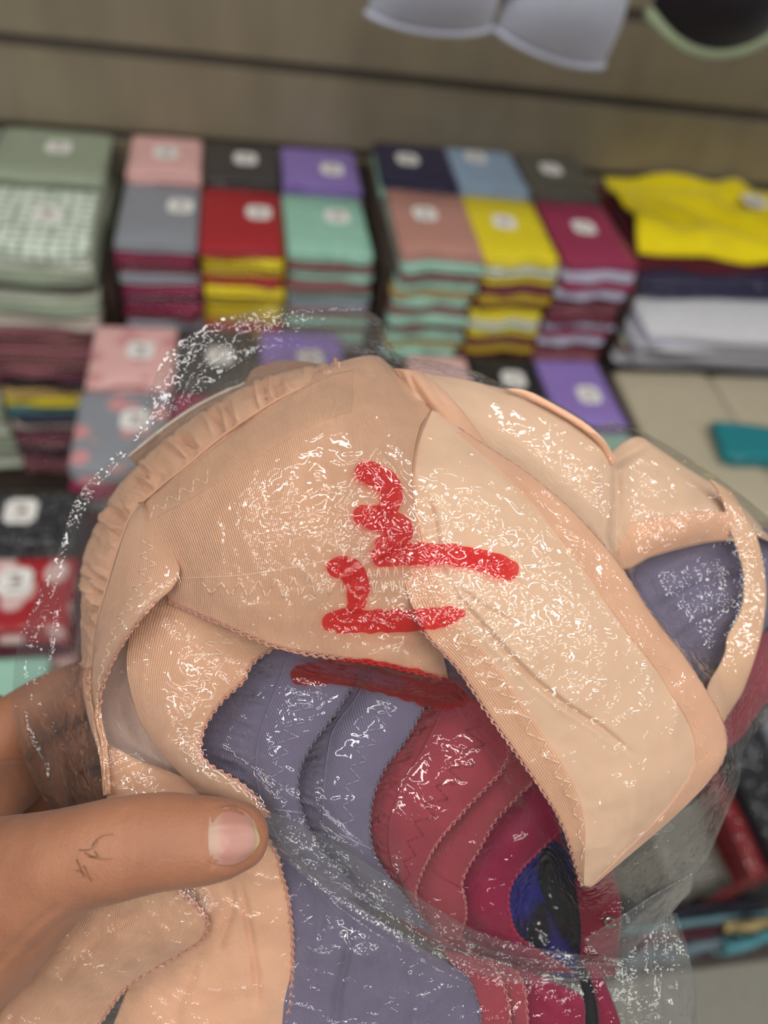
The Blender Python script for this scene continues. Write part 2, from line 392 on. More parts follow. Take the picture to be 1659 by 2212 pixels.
zigzag(hemR, 0.1, 0.4, 0.30, 0.8, 26, PEACH_STITCH, r=0.11)
scallop(hemL, 'L', PEACH_TRIM, 0.45, 1.0, pitch=2.4, r=0.34)
# cup behind the panel
DT = [(842, 800, 236), (900, 803, 238), (1000, 818, 239), (1060, 833, 239), (1130, 850, 239), (1200, 885, 239), (1265, 925, 239), (1305, 965, 238), (1322, 1010, 237), (1327, 1080, 234), (1318, 1150, 230), (1322, 1192, 228)]
DB = [(915, 890, 227), (940, 910, 227), (1000, 950, 227), (1050, 985, 227), (1100, 1012, 227), (1150, 1050, 226), (1200, 1090, 225), (1235, 1120, 224), (1265, 1155, 224), (1290, 1185, 224), (1305, 1212, 224), (1325, 1225, 224)]
dome = sheet('cup', loft(DT, DB, 5, 4.5, 14), NUDE, peach, step=4.5, soft=0.6, grooves=[([(1296, 1000), (1304, 1080), (1300, 1150)], 10, 1.2)])
tube('piping', [P(x, y, 236.5) for x, y, _ in resample([(1090, 841, 0), (1130, 848, 0), (1200, 884, 0), (1265, 924, 0), (1305, 963, 0), (1324, 1003, 0)], 60)], [0.0013 * min(1, 0.15 + i / 14) for i in range(60)], PEACH, peach)
neck = sheet('center_gore', loft([(850, 795, 233), (880, 835, 229), (925, 890, 226), (960, 940, 225)], [(905, 800, 235), (955, 840, 230), (1005, 895, 226), (1060, 975, 225)], 5, 3, 8), PEACH, peach, step=4.0,
             grooves=[([(880, 800), (900, 845), (935, 900)], 7, 1.6), ([(860, 800), (890, 860), (925, 895)], 6, 1.4), ([(920, 805), (945, 850), (985, 900)], 8, 1.2)])
# farther cup at the right with its strap
FT = [(1312, 985, 246), (1365, 943, 252), (1411, 960, 253), (1469, 1000, 255), (1532, 1041, 257), (1602, 1093, 260), (1659, 1151, 262), (1730, 1215, 264)]
FB = [(1318, 1215, 230), (1353, 1232, 233), (1394, 1209, 236), (1451, 1191, 239), (1521, 1174, 243), (1579, 1168, 246), (1636, 1162, 250), (1710, 1165, 255)]
far = sheet('cup', loft(FT, FB, 6, 7.0, 14), NUDE, peach, step=4.5, soft=0.8, grooves=[
    ([(1318, 1005), (1345, 990), (1385, 965), (1400, 950)], 10, 2.2), ([(1330, 1010), (1335, 1090), (1322, 1170)], 10, 1.6), ([(1390, 1010), (1440, 1015)], 8, 1.2)])
scallop(far, 'B', PEACH_TRIM, 0.06, 1.0, pitch=2.8, r=0.28)
farb = sheet('hem_band', loft([(1300, 1140, 234), (1400, 1125, 233), (1470, 1112, 235), (1540, 1105, 240), (1600, 1110, 244)], [(1318, 1214, 229.5), (1353, 1231, 232), (1394, 1207, 235.0), (1451, 1189, 238.0), (1521, 1172, 242.0), (1582, 1166, 245.0)], 4, 1.5, 10), PEACH, peach, step=4.5, soft=0.7)
strap = sheet('shoulder_strap', loft([(1535, 1035, 248), (1561, 1081, 245), (1580, 1151, 242), (1605, 1232, 241), (1602, 1313, 240), (1572, 1375, 237), (1565, 1420, 233), (1530, 1482, 226), (1520, 1540, 224)],
                                 [(1580, 1060, 250), (1602, 1093, 247), (1636, 1162, 244), (1652, 1237, 243), (1655, 1307, 242), (1640, 1394, 239), (1603, 1500, 234), (1570, 1550, 228), (1548, 1600, 226)], 4, 1.0, 16), SATIN, peach, step=4.5, thick=0.8, soft=0.3)
# wing curling round inside, pale lining, lower wings
wing = sheet('wing', loft([(310, 1240, 219), (285, 1310, 215), (278, 1370, 213), (272, 1420, 212), (276, 1470, 211), (295, 1540, 210), (329, 1603, 208), (380, 1662, 206), (447, 1728, 204), (500, 1775, 204)],
                         [(600, 1335, 206), (598, 1375, 203.5), (591, 1401, 203), (548, 1430, 204), (527, 1472, 204), (485, 1510, 204), (451, 1557, 204), (435, 1600, 204), (445, 1645, 203), (506, 1682, 202), (548, 1716, 201), (585, 1765, 202)], 5, 3.5, 18),
             PEACH_RIB, peach, step=4.0, soft=0.5, grooves=[([(300, 1320), (350, 1335), (430, 1345)], 9, 1.0), ([(425, 1470), (380, 1560), (400, 1640), (470, 1710)], 8, 0.6)])
scallop(wing, 'R', PEACH_TRIM, 0.06, 1.0, pitch=2.5)
zigzag(wing, 0.56, 0.76, 0.12, 0.80, 24, PEACH_STITCH)
sheet('lining', loft([(235, 1400, 222), (212, 1480, 222), (212, 1560, 220), (226, 1640, 217), (236, 1735, 213)], [(330, 1330, 222), (310, 1440, 220), (335, 1560, 217), (400, 1650, 213), (480, 1735, 209)], 4, -2.0, 10), LINING, peach, step=5, soft=0.8)
fold = sheet('lower_band', loft([(224, 1605, 214), (232, 1660, 211), (230, 1760, 208)], [(300, 1640, 212), (420, 1690, 208), (520, 1750, 205)], 4, 1.5, 8), PEACH, peach, step=5, soft=0.6)
lowB = sheet('wing', loft([(420, 1790, 209), (390, 1880, 211), (350, 1980, 213), (290, 2100, 214), (230, 2250, 215)],
                         [(560, 1790, 205), (595, 1835, 206), (608, 1882, 207), (624, 1941, 209), (633, 2025, 211), (633, 2088, 212), (629, 2152, 213), (616, 2250, 214)], 5, 4.5, 14), PEACH, peach, step=4.5, soft=0.9,
             grooves=[([(519, 1899), (535, 1990), (553, 2101), (556, 2180)], 7, 1.5), ([(498, 1900), (500, 1960), (470, 2060)], 10, 1.3), ([(430, 2080), (390, 2160), (370, 2230)], 10, 1.0)])
scallop(lowB, 'R', PEACH_TRIM, 0.02, 1.0, pitch=2.6)
lowA = sheet('wing', loft([(190, 1870, 207), (120, 1990, 209), (40, 2090, 211), (-40, 2180, 213), (-90, 2260, 214)],
                         [(330, 1880, 203), (405, 1937, 204), (447, 1983, 205), (443, 2025, 206), (359, 2080, 207), (287, 2122, 208), (253, 2160, 209), (190, 2250, 210)], 5, 3.0, 14), PEACH_RIB, peach, step=4.5, soft=0.9,
             grooves=[([(330, 1950), (220, 2020), (120, 2120)], 12, 1.2), ([(260, 1960), (200, 2010)], 9, 0.9)])
scallop(lowA, 'R', PEACH_TRIM, 0.05, 1.0, pitch=2.6, r=0.42)
# foam lining rim standing up behind the left cup
RIM = [(278, 986, 249), (350, 928, 249), (420, 880, 249), (492, 843, 249), (524, 830, 249), (537, 806, 249), (562, 790, 249), (600, 781, 249), (640, 779, 249), (690, 786, 249)]
RIMB = [(305, 1020, 243), (395, 935, 243), (465, 893, 243), (530, 858, 243), (555, 848, 243), (575, 840, 243), (600, 830, 243), (625, 822, 243), (660, 815, 243), (705, 806, 243)]
lin_ = sheet('cup_lining', loft(RIM, RIMB, 4, -2.0, 14), FOAM_BROWN, peach, step=5, soft=0.3)
tube('lining_rim', edge_pts(lin_, 'L', 0, 0.62, 90), [0.0006 if 8 < i < 80 else 0.0004 for i in range(90)], WHITE_RIM, lin_.o)

def bra(loc, label): return empty('bra', tuple(loc), label, 'bra', 'bras nested in the clear bag')
def fan(parent, ruf_l, seam_l, edge, mat, trim, thread, zz=None, nr=20, bul=3.0, amp=1.2, cross=None, back=0.0):
    sh = lambda L_, d_: [(x, y, z + back + d_) for x, y, z in L_]
    seam_l, edge = sh(seam_l, 1.0), sh(edge, -0.3)
    ruf_l = sh(ruf_l, 2.2) if ruf_l else None
    nr = int(nr * 1.45)
    if ruf_l:
        sheet('gathered_strip', loft(ruf_l, seam_l, 4, 0.6, 14), mat, parent, step=3.6, disp=ruffle(nr, amp, 0.0, 1.0, 0.35, nr), soft=0.4)
    b = sheet('band', loft(seam_l, edge, 5, bul, 16), mat, parent, step=3.8, soft=0.5)
    seam(b, 0.03, 0.02, 0.98, mat, 0.35)
    scallop(b, 'R', trim, 0.0, 1.0, pitch=2.2, r=0.3)
    if zz: zigzag(b, zz[0], zz[1], zz[2], zz[3], zz[4], thread)
    if cross: 
        pts = [at(b, t, cross + 0.02 * t, 0.1) for t in np.linspace(0.3, 0.97, 20)]
        tube('cross_seam', pts, 0.00022, thread, b.o, 5)
    return b
g1 = bra(P(640, 1800, 225), 'lavender grey bra nested directly under the peach one, its band leftmost in the fan')
fan(g1, [(570, 1395, 209), (520, 1440, 211), (480, 1500, 213), (440, 1570, 214), (430, 1640, 214), (460, 1720, 214), (500, 1780, 214), (580, 1900, 216)],
    [(625, 1400, 207), (613, 1432, 207), (577, 1529, 207), (556, 1596, 207), (551, 1668, 207), (572, 1760, 208), (620, 1840, 210), (700, 1940, 216)],
    [(800, 1425, 206), (766, 1473, 206), (725, 1540, 206), (679, 1601, 206), (649, 1657, 206), (643, 1709, 206), (654, 1760, 207), (690, 1830, 209), (790, 1940, 216)],
    GREY, GREY_TRIM, GREY_STITCH, (0.34, 0.66, 0.05, 0.62, 18), 16, cross=0.60)
low1 = sheet('wing', [[(575, 1815, 213), (660, 1870, 213), (760, 1945, 214), (890, 2035, 216), (1008, 2105, 218)],
              [(580, 1950, 213), (680, 1985, 211), (785, 2030, 211), (905, 2090, 213), (1024, 2140, 217)],
              [(580, 2100, 213), (690, 2105, 211), (795, 2120, 211), (910, 2150, 213), (1036, 2180, 217)],
              [(580, 2250, 214), (690, 2250, 212), (800, 2250, 212), (910, 2250, 214), (1042, 2250, 218)]], GREY, g1, step=4.5, soft=1.2,
              grooves=[([(760, 1960), (750, 2060), (730, 2150), (720, 2250)], 9, 2.0), ([(690, 1900), (690, 2000), (670, 2120)], 12, 1.4), ([(880, 2050), (900, 2140), (890, 2230)], 12, 1.4)])
scallop(low1, 'R', GREY_TRIM, 0, 1, r=0.28)
g2 = bra(P(760, 1800, 230), 'lavender grey bra with gathered strip, second in the fan, overlapping the dusty rose')
fan(g2, [(770, 1440, 210), (735, 1490, 210), (690, 1560, 211), (650, 1630, 212), (625, 1710, 212), (640, 1790, 213), (780, 1960, 221)],
    [(800, 1445, 209), (756, 1519, 209), (720, 1565, 209), (706, 1616, 209), (698, 1678, 209), (695, 1739, 209), (710, 1810, 211), (830, 1970, 220)],
    [(950, 1470, 209), (915, 1529, 209), (894, 1570, 209), (864, 1616, 209), (833, 1657, 209), (807, 1719, 209), (800, 1785, 210), (818, 1862, 212), (940, 2020, 221)],
    GREY, GREY_TRIM, GREY_STITCH, (0.42, 0.68, 0.10, 0.62, 15), 22, amp=1.5, cross=0.62, back=1.5)
sheet('cup_edge', [[(880, 1425, 211), (950, 1420, 211), (1015, 1415, 210.5)], [(900, 1470, 211), (970, 1470, 210.5), (1040, 1470, 210)], [(925, 1530, 211.5), (985, 1512, 211), (1060, 1500, 210.5)]], GREY, g2, step=4.5, soft=0.5)
sheet('upper_wing', [[(1335, 1190, 243), (1450, 1160, 248), (1560, 1140, 252), (1640, 1140, 257), (1720, 1150, 262)],
      [(1365, 1260, 238), (1460, 1250, 240), (1560, 1250, 246), (1650, 1240, 252), (1720, 1240, 258)],
      [(1420, 1360, 234), (1490, 1370, 238), (1555, 1370, 244), (1610, 1370, 250), (1640, 1380, 256)],
      [(1470, 1450, 232), (1505, 1465, 238), (1530, 1450, 243), (1570, 1420, 249), (1610, 1400, 255)]], GREY, g2, step=4.5, soft=1.0,
      grooves=[([(1420, 1320), (1500, 1270), (1560, 1250), (1620, 1250)], 12, 2.6), ([(1400, 1270), (1480, 1230), (1590, 1200)], 12, 1.2), ([(1450, 1390), (1540, 1330), (1600, 1310)], 9, 1.6)])
r1 = bra(P(960, 1800, 232), 'dusty rose bra with gathered strip and zigzag band, third in the fan')
fan(r1, [(930, 1480, 213), (905, 1540, 213), (865, 1610, 213), (815, 1690, 213), (795, 1780, 214), (820, 1890, 217), (880, 2010, 223)],
    [(990, 1470, 212), (946, 1545, 212), (905, 1627, 212), (869, 1688, 212), (843, 1760, 212), (838, 1811, 213), (856, 1895, 216), (930, 2040, 223)],
    [(1040, 1490, 212), (1079, 1565, 212), (1099, 1606, 213), (1097, 1642, 213), (1074, 1678, 213), (1033, 1719, 213), (997, 1760, 213), (956, 1806, 213), (930, 1847, 214), (910, 1893, 216), (905, 1965, 219), (1010, 2080, 224)],
    ROSE, ROSE_TRIM, ROSE_STITCH, (0.42, 0.70, 0.10, 0.80, 20), 26, amp=1.5, cross=0.74, back=3.0)
lr1 = sheet('wing', loft([(955, 2055, 221), (985, 2110, 220), (1000, 2170, 220), (1005, 2250, 220)], [(1060, 2075, 219), (1085, 2120, 219), (1100, 2170, 219), (1104, 2250, 219)], 4, 2, 8), ROSE, r1, step=4.5, soft=0.7)
scallop(lr1, 'R', ROSE_TRIM, r=0.3)
r2 = bra(P(1060, 1800, 236), 'dusty rose bra with scalloped edge, fourth in the fan, lying on the magenta')
fan(r2, None, [(1060, 1540, 216), (1070, 1620, 217), (1040, 1690, 217), (990, 1750, 217), (940, 1810, 217), (910, 1870, 218), (890, 1960, 222), (980, 2080, 227)],
    [(1115, 1620, 217), (1151, 1683, 217), (1115, 1724, 217), (1069, 1775, 217), (1038, 1832, 217), (1012, 1873, 218), (997, 1924, 219), (1012, 1965, 221), (1000, 2030, 225), (1080, 2100, 228)],
    ROSE, ROSE_TRIM, ROSE_STITCH, None, cross=0.6, back=4.0)
lr2 = sheet('wing', loft([(1050, 2070, 223), (1080, 2130, 222), (1095, 2180, 222), (1098, 2250, 222)], [(1115, 2095, 222), (1133, 2130, 221), (1140, 2190, 221), (1143, 2250, 221)], 4, 1.5, 8), ROSE, r2, step=4.5, soft=0.7)
scallop(lr2, 'R', ROSE_TRIM, r=0.3)
sheet('upper_wing', [[(1515, 1485, 240), (1560, 1440, 247), (1610, 1395, 252), (1660, 1365, 258), (1720, 1350, 262)],
      [(1540, 1550, 240), (1575, 1530, 247), (1620, 1490, 253), (1670, 1460, 259), (1715, 1440, 262)],
      [(1550, 1625, 240), (1578, 1612, 247), (1605, 1590, 253), (1650, 1525, 259), (1700, 1490, 262)]], ROSE, r2, step=4.5, soft=0.8, grooves=[([(1580, 1580), (1640, 1460)], 9, 1.2)])
mg = bra(P(1140, 1850, 240), 'deep magenta bra fifth in the fan, between the dusty rose and navy velvet')
fan(mg, None, [(1110, 1610, 221), (1130, 1690, 221), (1090, 1750, 221), (1040, 1820, 221), (1000, 1890, 222), (985, 1950, 224), (1000, 2030, 228), (1080, 2110, 231)],
    [(1160, 1660, 221), (1215, 1775, 221), (1202, 1801, 221), (1151, 1852, 221), (1115, 1893, 222), (1099, 1934, 222), (1105, 1985, 224), (1130, 2030, 227), (1240, 2100, 231)],
    MAG, MAG_TRIM, MAG_TRIM, None, back=5.0)
lm = sheet('wing', loft([(1090, 2085, 226), (1125, 2130, 225), (1132, 2180, 224), (1134, 2250, 224)], [(1190, 2115, 226), (1255, 2150, 225), (1264, 2185, 224), (1262, 2250, 224)], 4, 3, 8), MAG, mg, step=4.5, soft=0.9, grooves=[([(1180, 2120), (1220, 2180), (1225, 2240)], 9, 1.4)])
sheet('wing', loft([(1262, 2085, 229), (1280, 2130, 228), (1290, 2180, 228), (1296, 2250, 228)], [(1292, 2080, 230), (1315, 2140, 229), (1335, 2190, 229), (1350, 2250, 229)], 4, 2, 8), MAG, mg, step=4.5, soft=0.6)
sheet('side_wing', loft([(1240, 1900, 232), (1250, 1960, 232), (1255, 2020, 232), (1250, 2110, 233)], [(1325, 1880, 231), (1338, 1930, 231), (1342, 1990, 231), (1330, 2110, 233)], 4, 2.5, 8), WINE, mg, step=4.5, soft=0.9)
nv_ = bra(P(1190, 1900, 245), 'navy and black velvet bra, innermost and darkest of the fan')
sheet('cup', [[(1180, 1700, 235), (1230, 1760, 235), (1262, 1830, 236), (1275, 1890, 236)],
      [(1130, 1830, 235), (1180, 1860, 234), (1225, 1890, 235), (1262, 1920, 236)],
      [(1085, 1930, 236), (1140, 1950, 235), (1200, 1970, 235), (1264, 1990, 236)],
      [(1080, 2030, 237), (1140, 2080, 236), (1200, 2110, 236), (1290, 2115, 236)]], NAVY, nv_, step=4.5, soft=1.2)
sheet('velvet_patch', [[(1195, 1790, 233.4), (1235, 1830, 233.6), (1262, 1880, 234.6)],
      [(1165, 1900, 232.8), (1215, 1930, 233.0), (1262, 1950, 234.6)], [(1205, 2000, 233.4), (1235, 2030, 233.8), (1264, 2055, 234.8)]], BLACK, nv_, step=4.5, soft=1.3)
sheet('wing', loft([(1245, 2095, 231), (1258, 2150, 230), (1262, 2250, 230)], [(1290, 2085, 232), (1300, 2150, 231), (1305, 2250, 231)], 4, 1, 6), BLACK, nv_, step=5, soft=0.8)
ringp = [P(1318 + 11 * math.cos(a), 1992 + 9 * math.sin(a), 226.5 + 3 * math.sin(a + 0.6)) for a in np.linspace(0.4, 5.6, 28)]
tube('strap_ring', ringp, 0.0006, STEEL, mg)

# ------------------------------------------------------------------ the clear bag
OUTLINE = [(30, 1440), (45, 1370), (90, 1270), (130, 1180), (150, 1110), (175, 1060), (240, 990), (285, 955), (300, 925), (322, 850), (345, 790), (375, 748), (450, 700), (520, 675), (600, 660), (690, 657),
           (780, 668), (825, 690), (838, 730), (862, 766), (910, 776), (960, 784), (1030, 803), (1080, 826), (1150, 847), (1220, 878), (1285, 918), (1325, 912), (1360, 922), (1410, 943), (1480, 984), (1560, 1038),
           (1640, 1100), (1720, 1180), (1780, 1300), (1740, 1430), (1640, 1570), (1603, 1630), (1597, 1690), (1560, 1780), (1530, 1850), (1505, 1885), (1490, 1930), (1452, 1968), (1478, 2045), (1502, 2115), (1505, 2200),
           (1500, 2320), (1200, 2340), (800, 2340), (400, 2340), (0, 2320), (-40, 2240), (40, 2120), (110, 2000), (140, 1880), (110, 1760), (70, 1680), (40, 1600), (27, 1520), (30, 1440)]
OUT = resample([(x, y, 0) for x, y in OUTLINE], 721, 12)[:-1, :2]
CV, CF = merge(CONTENT)
bvh = BVHTree.FromPolygons([Vector(v) for v in CV], CF)
GS = 7; gx0, gy0 = -70, 630; GW, GH = int((1810 - gx0) / GS), int((2360 - gy0) / GS)
gx = gx0 + GS * np.arange(GW); gy = gy0 + GS * np.arange(GH)
fwd = M @ np.array([0, 0, 1.0])
def edge_depth(x, y): return 236 + (x - 200) * 0.018 + np.clip(1000 - y, 0, 400) * 0.022 - np.clip(y - 1700, 0, 600) * 0.016
D = np.full((GH, GW), np.nan)
cv = Vector(CAM)
for i in range(GH):
    for j in range(GW):
        d = Vector(ray(gx[j], gy[i])); d.normalize()
        hit = bvh.ray_cast(cv, d)
        if hit[0] is not None: D[i, j] = float(np.dot(np.array(hit[0]) - CAM, fwd)) * 1000
XX, YY = np.meshgrid(gx, gy)
def inside(px, py, poly):
    r = np.zeros(px.shape, bool); n = len(poly); j = n - 1
    for i in range(n):
        xi, yi = poly[i]; xj, yj = poly[j]
        c = ((yi > py) != (yj > py)) & (px < (xj - xi) * (py - yi) / (yj - yi + 1e-9) + xi); r ^= c; j = i
    return r
IN = inside(XX, YY, OUT[::4])
ED = edge_depth(XX, YY)
hitm = ~np.isnan(D)
F0 = np.where(hitm, D - 1.2, ED); F0 = np.where(IN, F0, ED)
free = IN & ~hitm
def shift(a, dy, dx):
    return np.roll(np.roll(a, dy, 0), dx, 1)
for it in range(260):
    av = (shift(F0, 1, 0) + shift(F0, -1, 0) + shift(F0, 0, 1) + shift(F0, 0, -1)) / 4
    F0 = np.where(free, av, F0)
def blur(a, n):
    for _ in range(n):
        a = (a * 4 + 2 * (shift(a, 1, 0) + shift(a, -1, 0) + shift(a, 0, 1) + shift(a, 0, -1)) + shift(a, 1, 1) + shift(a, 1, -1) + shift(a, -1, 1) + shift(a, -1, -1)) / 16
    return a
E0 = F0.copy()
for _ in range(4):                                   # film bridges over hollows
    E0 = np.minimum.reduce([E0, shift(E0, 1, 0), shift(E0, -1, 0), shift(E0, 0, 1), shift(E0, 0, -1)])
FR = blur(E0, 7)
FR = np.where(IN & hitm, np.minimum(FR, D - 0.8), FR)
FR = blur(FR, 1)
def samp(A, x, y):
    fx = np.clip((x - gx0) / GS, 0, GW - 1.001); fy = np.clip((y - gy0) / GS, 0, GH - 1.001)
    j = fx.astype(int); i = fy.astype(int); a = fx - j; b = fy - i
    return A[i, j] * (1 - a) * (1 - b) + A[i, j + 1] * a * (1 - b) + A[i + 1, j] * (1 - a) * b + A[i + 1, j + 1] * a * b
FOLDS = [([(556, 1772), (660, 1862), (800, 1955), (960, 2042), (1110, 2085), (1335, 2090)], 13, 2.2), ([(590, 1780), (720, 1880), (860, 1960), (1010, 2030), (1200, 2070), (1345, 2080)], 9, 1.6),
         ([(545, 1745), (640, 1775), (760, 1830), (900, 1930), (1020, 2010)], 8, 1.3), ([(640, 1870), (730, 1960), (860, 2050), (1000, 2120), (1130, 2140)], 8, 1.3),
         ([(600, 1700), (700, 1760), (800, 1850)], 7, 1.0), ([(1270, 1925), (1370, 1820), (1500, 1730), (1585, 1690)], 9, 1.4), ([(1320, 2030), (1400, 1960), (1490, 1890)], 8, 2.0),
         ([(1340, 2090), (1420, 2020), (1455, 1975)], 7, 1.6), ([(1380, 2010), (1372, 2120), (1360, 2220)], 8, 1.6), ([(1310, 2090), (1330, 2160), (1380, 2240)], 8, 1.3),
         ([(620, 1330), (760, 1240), (880, 1160), (1050, 1110)], 6, 0.7), ([(640, 1300), (720, 1130), (800, 990), (850, 900)], 6, 0.6), ([(690, 1310), (760, 1170), (850, 1010)], 5, 0.5),
         ([(440, 760), (560, 730), (720, 740), (830, 780)], 9, 1.4), ([(370, 900), (420, 800), (500, 720)], 9, 1.4), ([(600, 720), (720, 750), (840, 790)], 6, 1.2),
         ([(40, 1560), (90, 1640), (110, 1730)], 10, 1.8), ([(60, 1500), (130, 1600), (200, 1690)], 9, 1.4), ([(190, 1690), (260, 1665), (310, 1640)], 6, 1.2), ([(100, 1440), (120, 1300), (180, 1180)], 8, 1.0)]
RINGS = 210
cen = np.array([800.0, 1500.0])
ts = np.linspace(0.0, 1.0, RINGS + 1)[1:] ** 0.72
px = cen[0] + np.outer(ts, OUT[:, 0] - cen[0]); py = cen[1] + np.outer(ts, OUT[:, 1] - cen[1])
def ring_mesh(name, dep, mat, parent, cdep):
    n = len(OUT)
    W = Parr(np.stack([px, py, dep], -1)).reshape(-1, 3)
    V = np.vstack([W, P(cen[0], cen[1], cdep)[None, :]]); F = []
    for r in range(RINGS - 1):
        for k in range(n):
            k2 = (k + 1) % n; F.append((r * n + k, r * n + k2, (r + 1) * n + k2, (r + 1) * n + k))
    c = RINGS * n
    for k in range(n): F.append((c, (k + 1) % n, k))
    return mesh_obj(name, V, F, mat, parent), V, F
fz = samp(FR, px, py)
w_edge = np.clip((1 - ts) / 0.03, 0, 1)[:, None]
edep = edge_depth(px, py)
fz = np.minimum(fz, edep) * w_edge + np.minimum(edep, fz + 4) * (1 - w_edge)
for line, wp, mm in FOLDS:
    d, t = seg_dist(px, py, line); fz -= mm * np.clip(np.minimum(t, 1 - t) * 5, 0, 1) * np.exp(-(d / wp) ** 2) * w_edge
W0 = Parr(np.stack([px, py, fz], -1))
def blob_(x, y): return np.exp(-(((x - 760) / 330) ** 2 + ((y - 1640) / 170) ** 2))
crk = np.zeros(fz.shape)
for r in range(RINGS):
    for k in range(fz.shape[1]):
        p = W0[r, k]
        q = Vector(p) * 75; a = 1 - abs(noise.noise(q)) * 2.2
        q2 = Vector(p) * 190 + Vector((3, 5, 7)); b = 1 - abs(noise.noise(q2)) * 2.2
        crk[r, k] = 0.55 * max(a, 0) ** 3 + 0.30 * max(b, 0) ** 3
fz = fz - crk * w_edge * np.clip(0.25 + 0.75 * (1 - blob_(px, py)), 0, 1)
bdist = (1 - ts)[:, None]
bz = edep + 34 * (1 - np.exp(-bdist / 0.22)) + 0 * fz
bz = np.maximum(bz, fz + 0.8 * w_edge)

# how crumpled the film is: taut over the fan of bands and the left side, crumpled over the cups and the bottom
def blob(x, y, cx, cy, rx, ry): return np.exp(-(((x - cx) / rx) ** 2 + ((y - cy) / ry) ** 2))
crinkle = 0.97 - 0.93 * np.clip(blob(px, py, 760, 1640, 330, 170) + blob(px, py, 300, 1180, 130, 260) + 0.8 * blob(px, py, 560, 900, 260, 110) + 0.6 * blob(px, py, 1380, 1600, 160, 140) + 0.7 * blob(px, py, 1100, 920, 200, 110), 0, 1) \
          + 0.25 * np.clip(blob(px, py, 850, 1230, 260, 160) + blob(px, py, 480, 2080, 300, 160) + 1.6 * blob(px, py, 820, 2120, 230, 120) + blob(px, py, 1240, 1880, 130, 90), 0, 1)
def film_mat(name, strength, haze, attr=False):
    m, N, L, b = new_mat(name); N.remove(b); out = N['Material Output']
    tc = N.new('ShaderNodeTexCoord')
    n1 = N.new('ShaderNodeTexNoise'); n1.noise_type = 'RIDGED_MULTIFRACTAL'; n1.inputs['Scale'].default_value = 60; n1.inputs['Detail'].default_value = 1.0; n1.inputs['Distortion'].default_value = 0.6
    n2 = N.new('ShaderNodeTexNoise'); n2.inputs['Scale'].default_value = 190; n2.inputs['Detail'].default_value = 0.6; n2.inputs['Distortion'].default_value = 1.6
    n3_ = N.new('ShaderNodeTexNoise'); n3_.inputs['Scale'].default_value = 32; n3_.inputs['Detail'].default_value = 1
    for q in (n1, n2, n3_): L.new(tc.outputs['Object'], q.inputs['Vector'])
    b1 = N.new('ShaderNodeBump'); b1.inputs['Distance'].default_value = 0.0016; b1.inputs['Strength'].default_value = strength * 0.5; L.new(n1.outputs['Fac'], b1.inputs['Height'])
    rm = N.new('ShaderNodeMapRange'); rm.inputs[1].default_value = 0.38; rm.inputs[2].default_value = 0.62; rm.inputs[3].default_value = 0.4 * strength; rm.inputs[4].default_value = strength; L.new(n3_.outputs['Fac'], rm.inputs[0])
    b2 = N.new('ShaderNodeBump'); b2.inputs['Distance'].default_value = 0.0011; L.new(rm.outputs[0], b2.inputs['Strength']); L.new(n2.outputs['Fac'], b2.inputs['Height']); L.new(b1.outputs[0], b2.inputs['Normal'])
    if attr:
        at_ = N.new('ShaderNodeAttribute'); at_.attribute_name = 'crinkle'
        mm_ = N.new('ShaderNodeMath'); mm_.operation = 'MULTIPLY'; L.new(rm.outputs[0], mm_.inputs[0]); L.new(at_.outputs['Fac'], mm_.inputs[1]); L.new(mm_.outputs[0], b2.inputs['Strength'])
        m1_ = N.new('ShaderNodeMath'); m1_.operation = 'MULTIPLY'; m1_.inputs[0].default_value = strength * 0.5; L.new(at_.outputs['Fac'], m1_.inputs[1]); L.new(m1_.outputs[0], b1.inputs['Strength'])
    tr = N.new('ShaderNodeBsdfTransparent'); tr.inputs[0].default_value = (0.97, 0.97, 0.965, 1)
    gl = N.new('ShaderNodeBsdfGlossy'); gl.inputs['Roughness'].default_value = 0.035; gl.inputs[0].default_value = (1, 1, 1, 1); L.new(b2.outputs[0], gl.inputs['Normal'])
    df = N.new('ShaderNodeBsdfDiffuse'); df.inputs[0].default_value = (0.8, 0.79, 0.77, 1); L.new(b2.outputs[0], df.inputs['Normal'])
    tl = N.new('ShaderNodeBsdfTranslucent'); tl.inputs[0].default_value = (0.7, 0.69, 0.67, 1)
    md = N.new('ShaderNodeMixShader'); md.inputs[0].default_value = 0.3; L.new(df.outputs[0], md.inputs[1]); L.new(tl.outputs[0], md.inputs[2])
    mh = N.new('ShaderNodeMixShader'); mh.inputs[0].default_value = haze; L.new(tr.outputs[0], mh.inputs[1]); L.new(md.outputs[0], mh.inputs[2])
    fr = N.new('ShaderNodeFresnel'); fr.inputs[0].default_value = 1.5; L.new(b1.outputs[0], fr.inputs['Normal'])
    mu = N.new('ShaderNodeMath'); mu.operation = 'MULTIPLY'; mu.use_clamp = True; mu.inputs[1].default_value = 1.5; L.new(fr.outputs[0], mu.inputs[0])
    mf = N.new('ShaderNodeMixShader'); mn = N.new('ShaderNodeMath'); mn.operation = 'MINIMUM'; mn.inputs[1].default_value = 0.35; L.new(mu.outputs[0], mn.inputs[0]); L.new(mn.outputs[0], mf.inputs[0]); L.new(mh.outputs[0], mf.inputs[1]); L.new(gl.outputs[0], mf.inputs[2])
    L.new(mf.outputs[0], out.inputs['Surface'])
    return m
FILM = film_mat('clear_film', 1.05, 0.02, True)
FILM_B = film_mat('clear_film_back', 0.8, 0.05)
bag = empty('plastic_bag', tuple(P(800, 1900, 235)), 'crinkled clear plastic bag full of bras, red marker strokes on its front, held in hand', 'bag')
bf, FVt, FFc = ring_mesh('front_film', fz, FILM, bag, float(fz[0].mean()))
ca = bf.data.attributes.new('crinkle', 'FLOAT', 'POINT'); ca.data.foreach_set('value', np.append(crinkle.ravel(), 0.3).astype(np.float32))
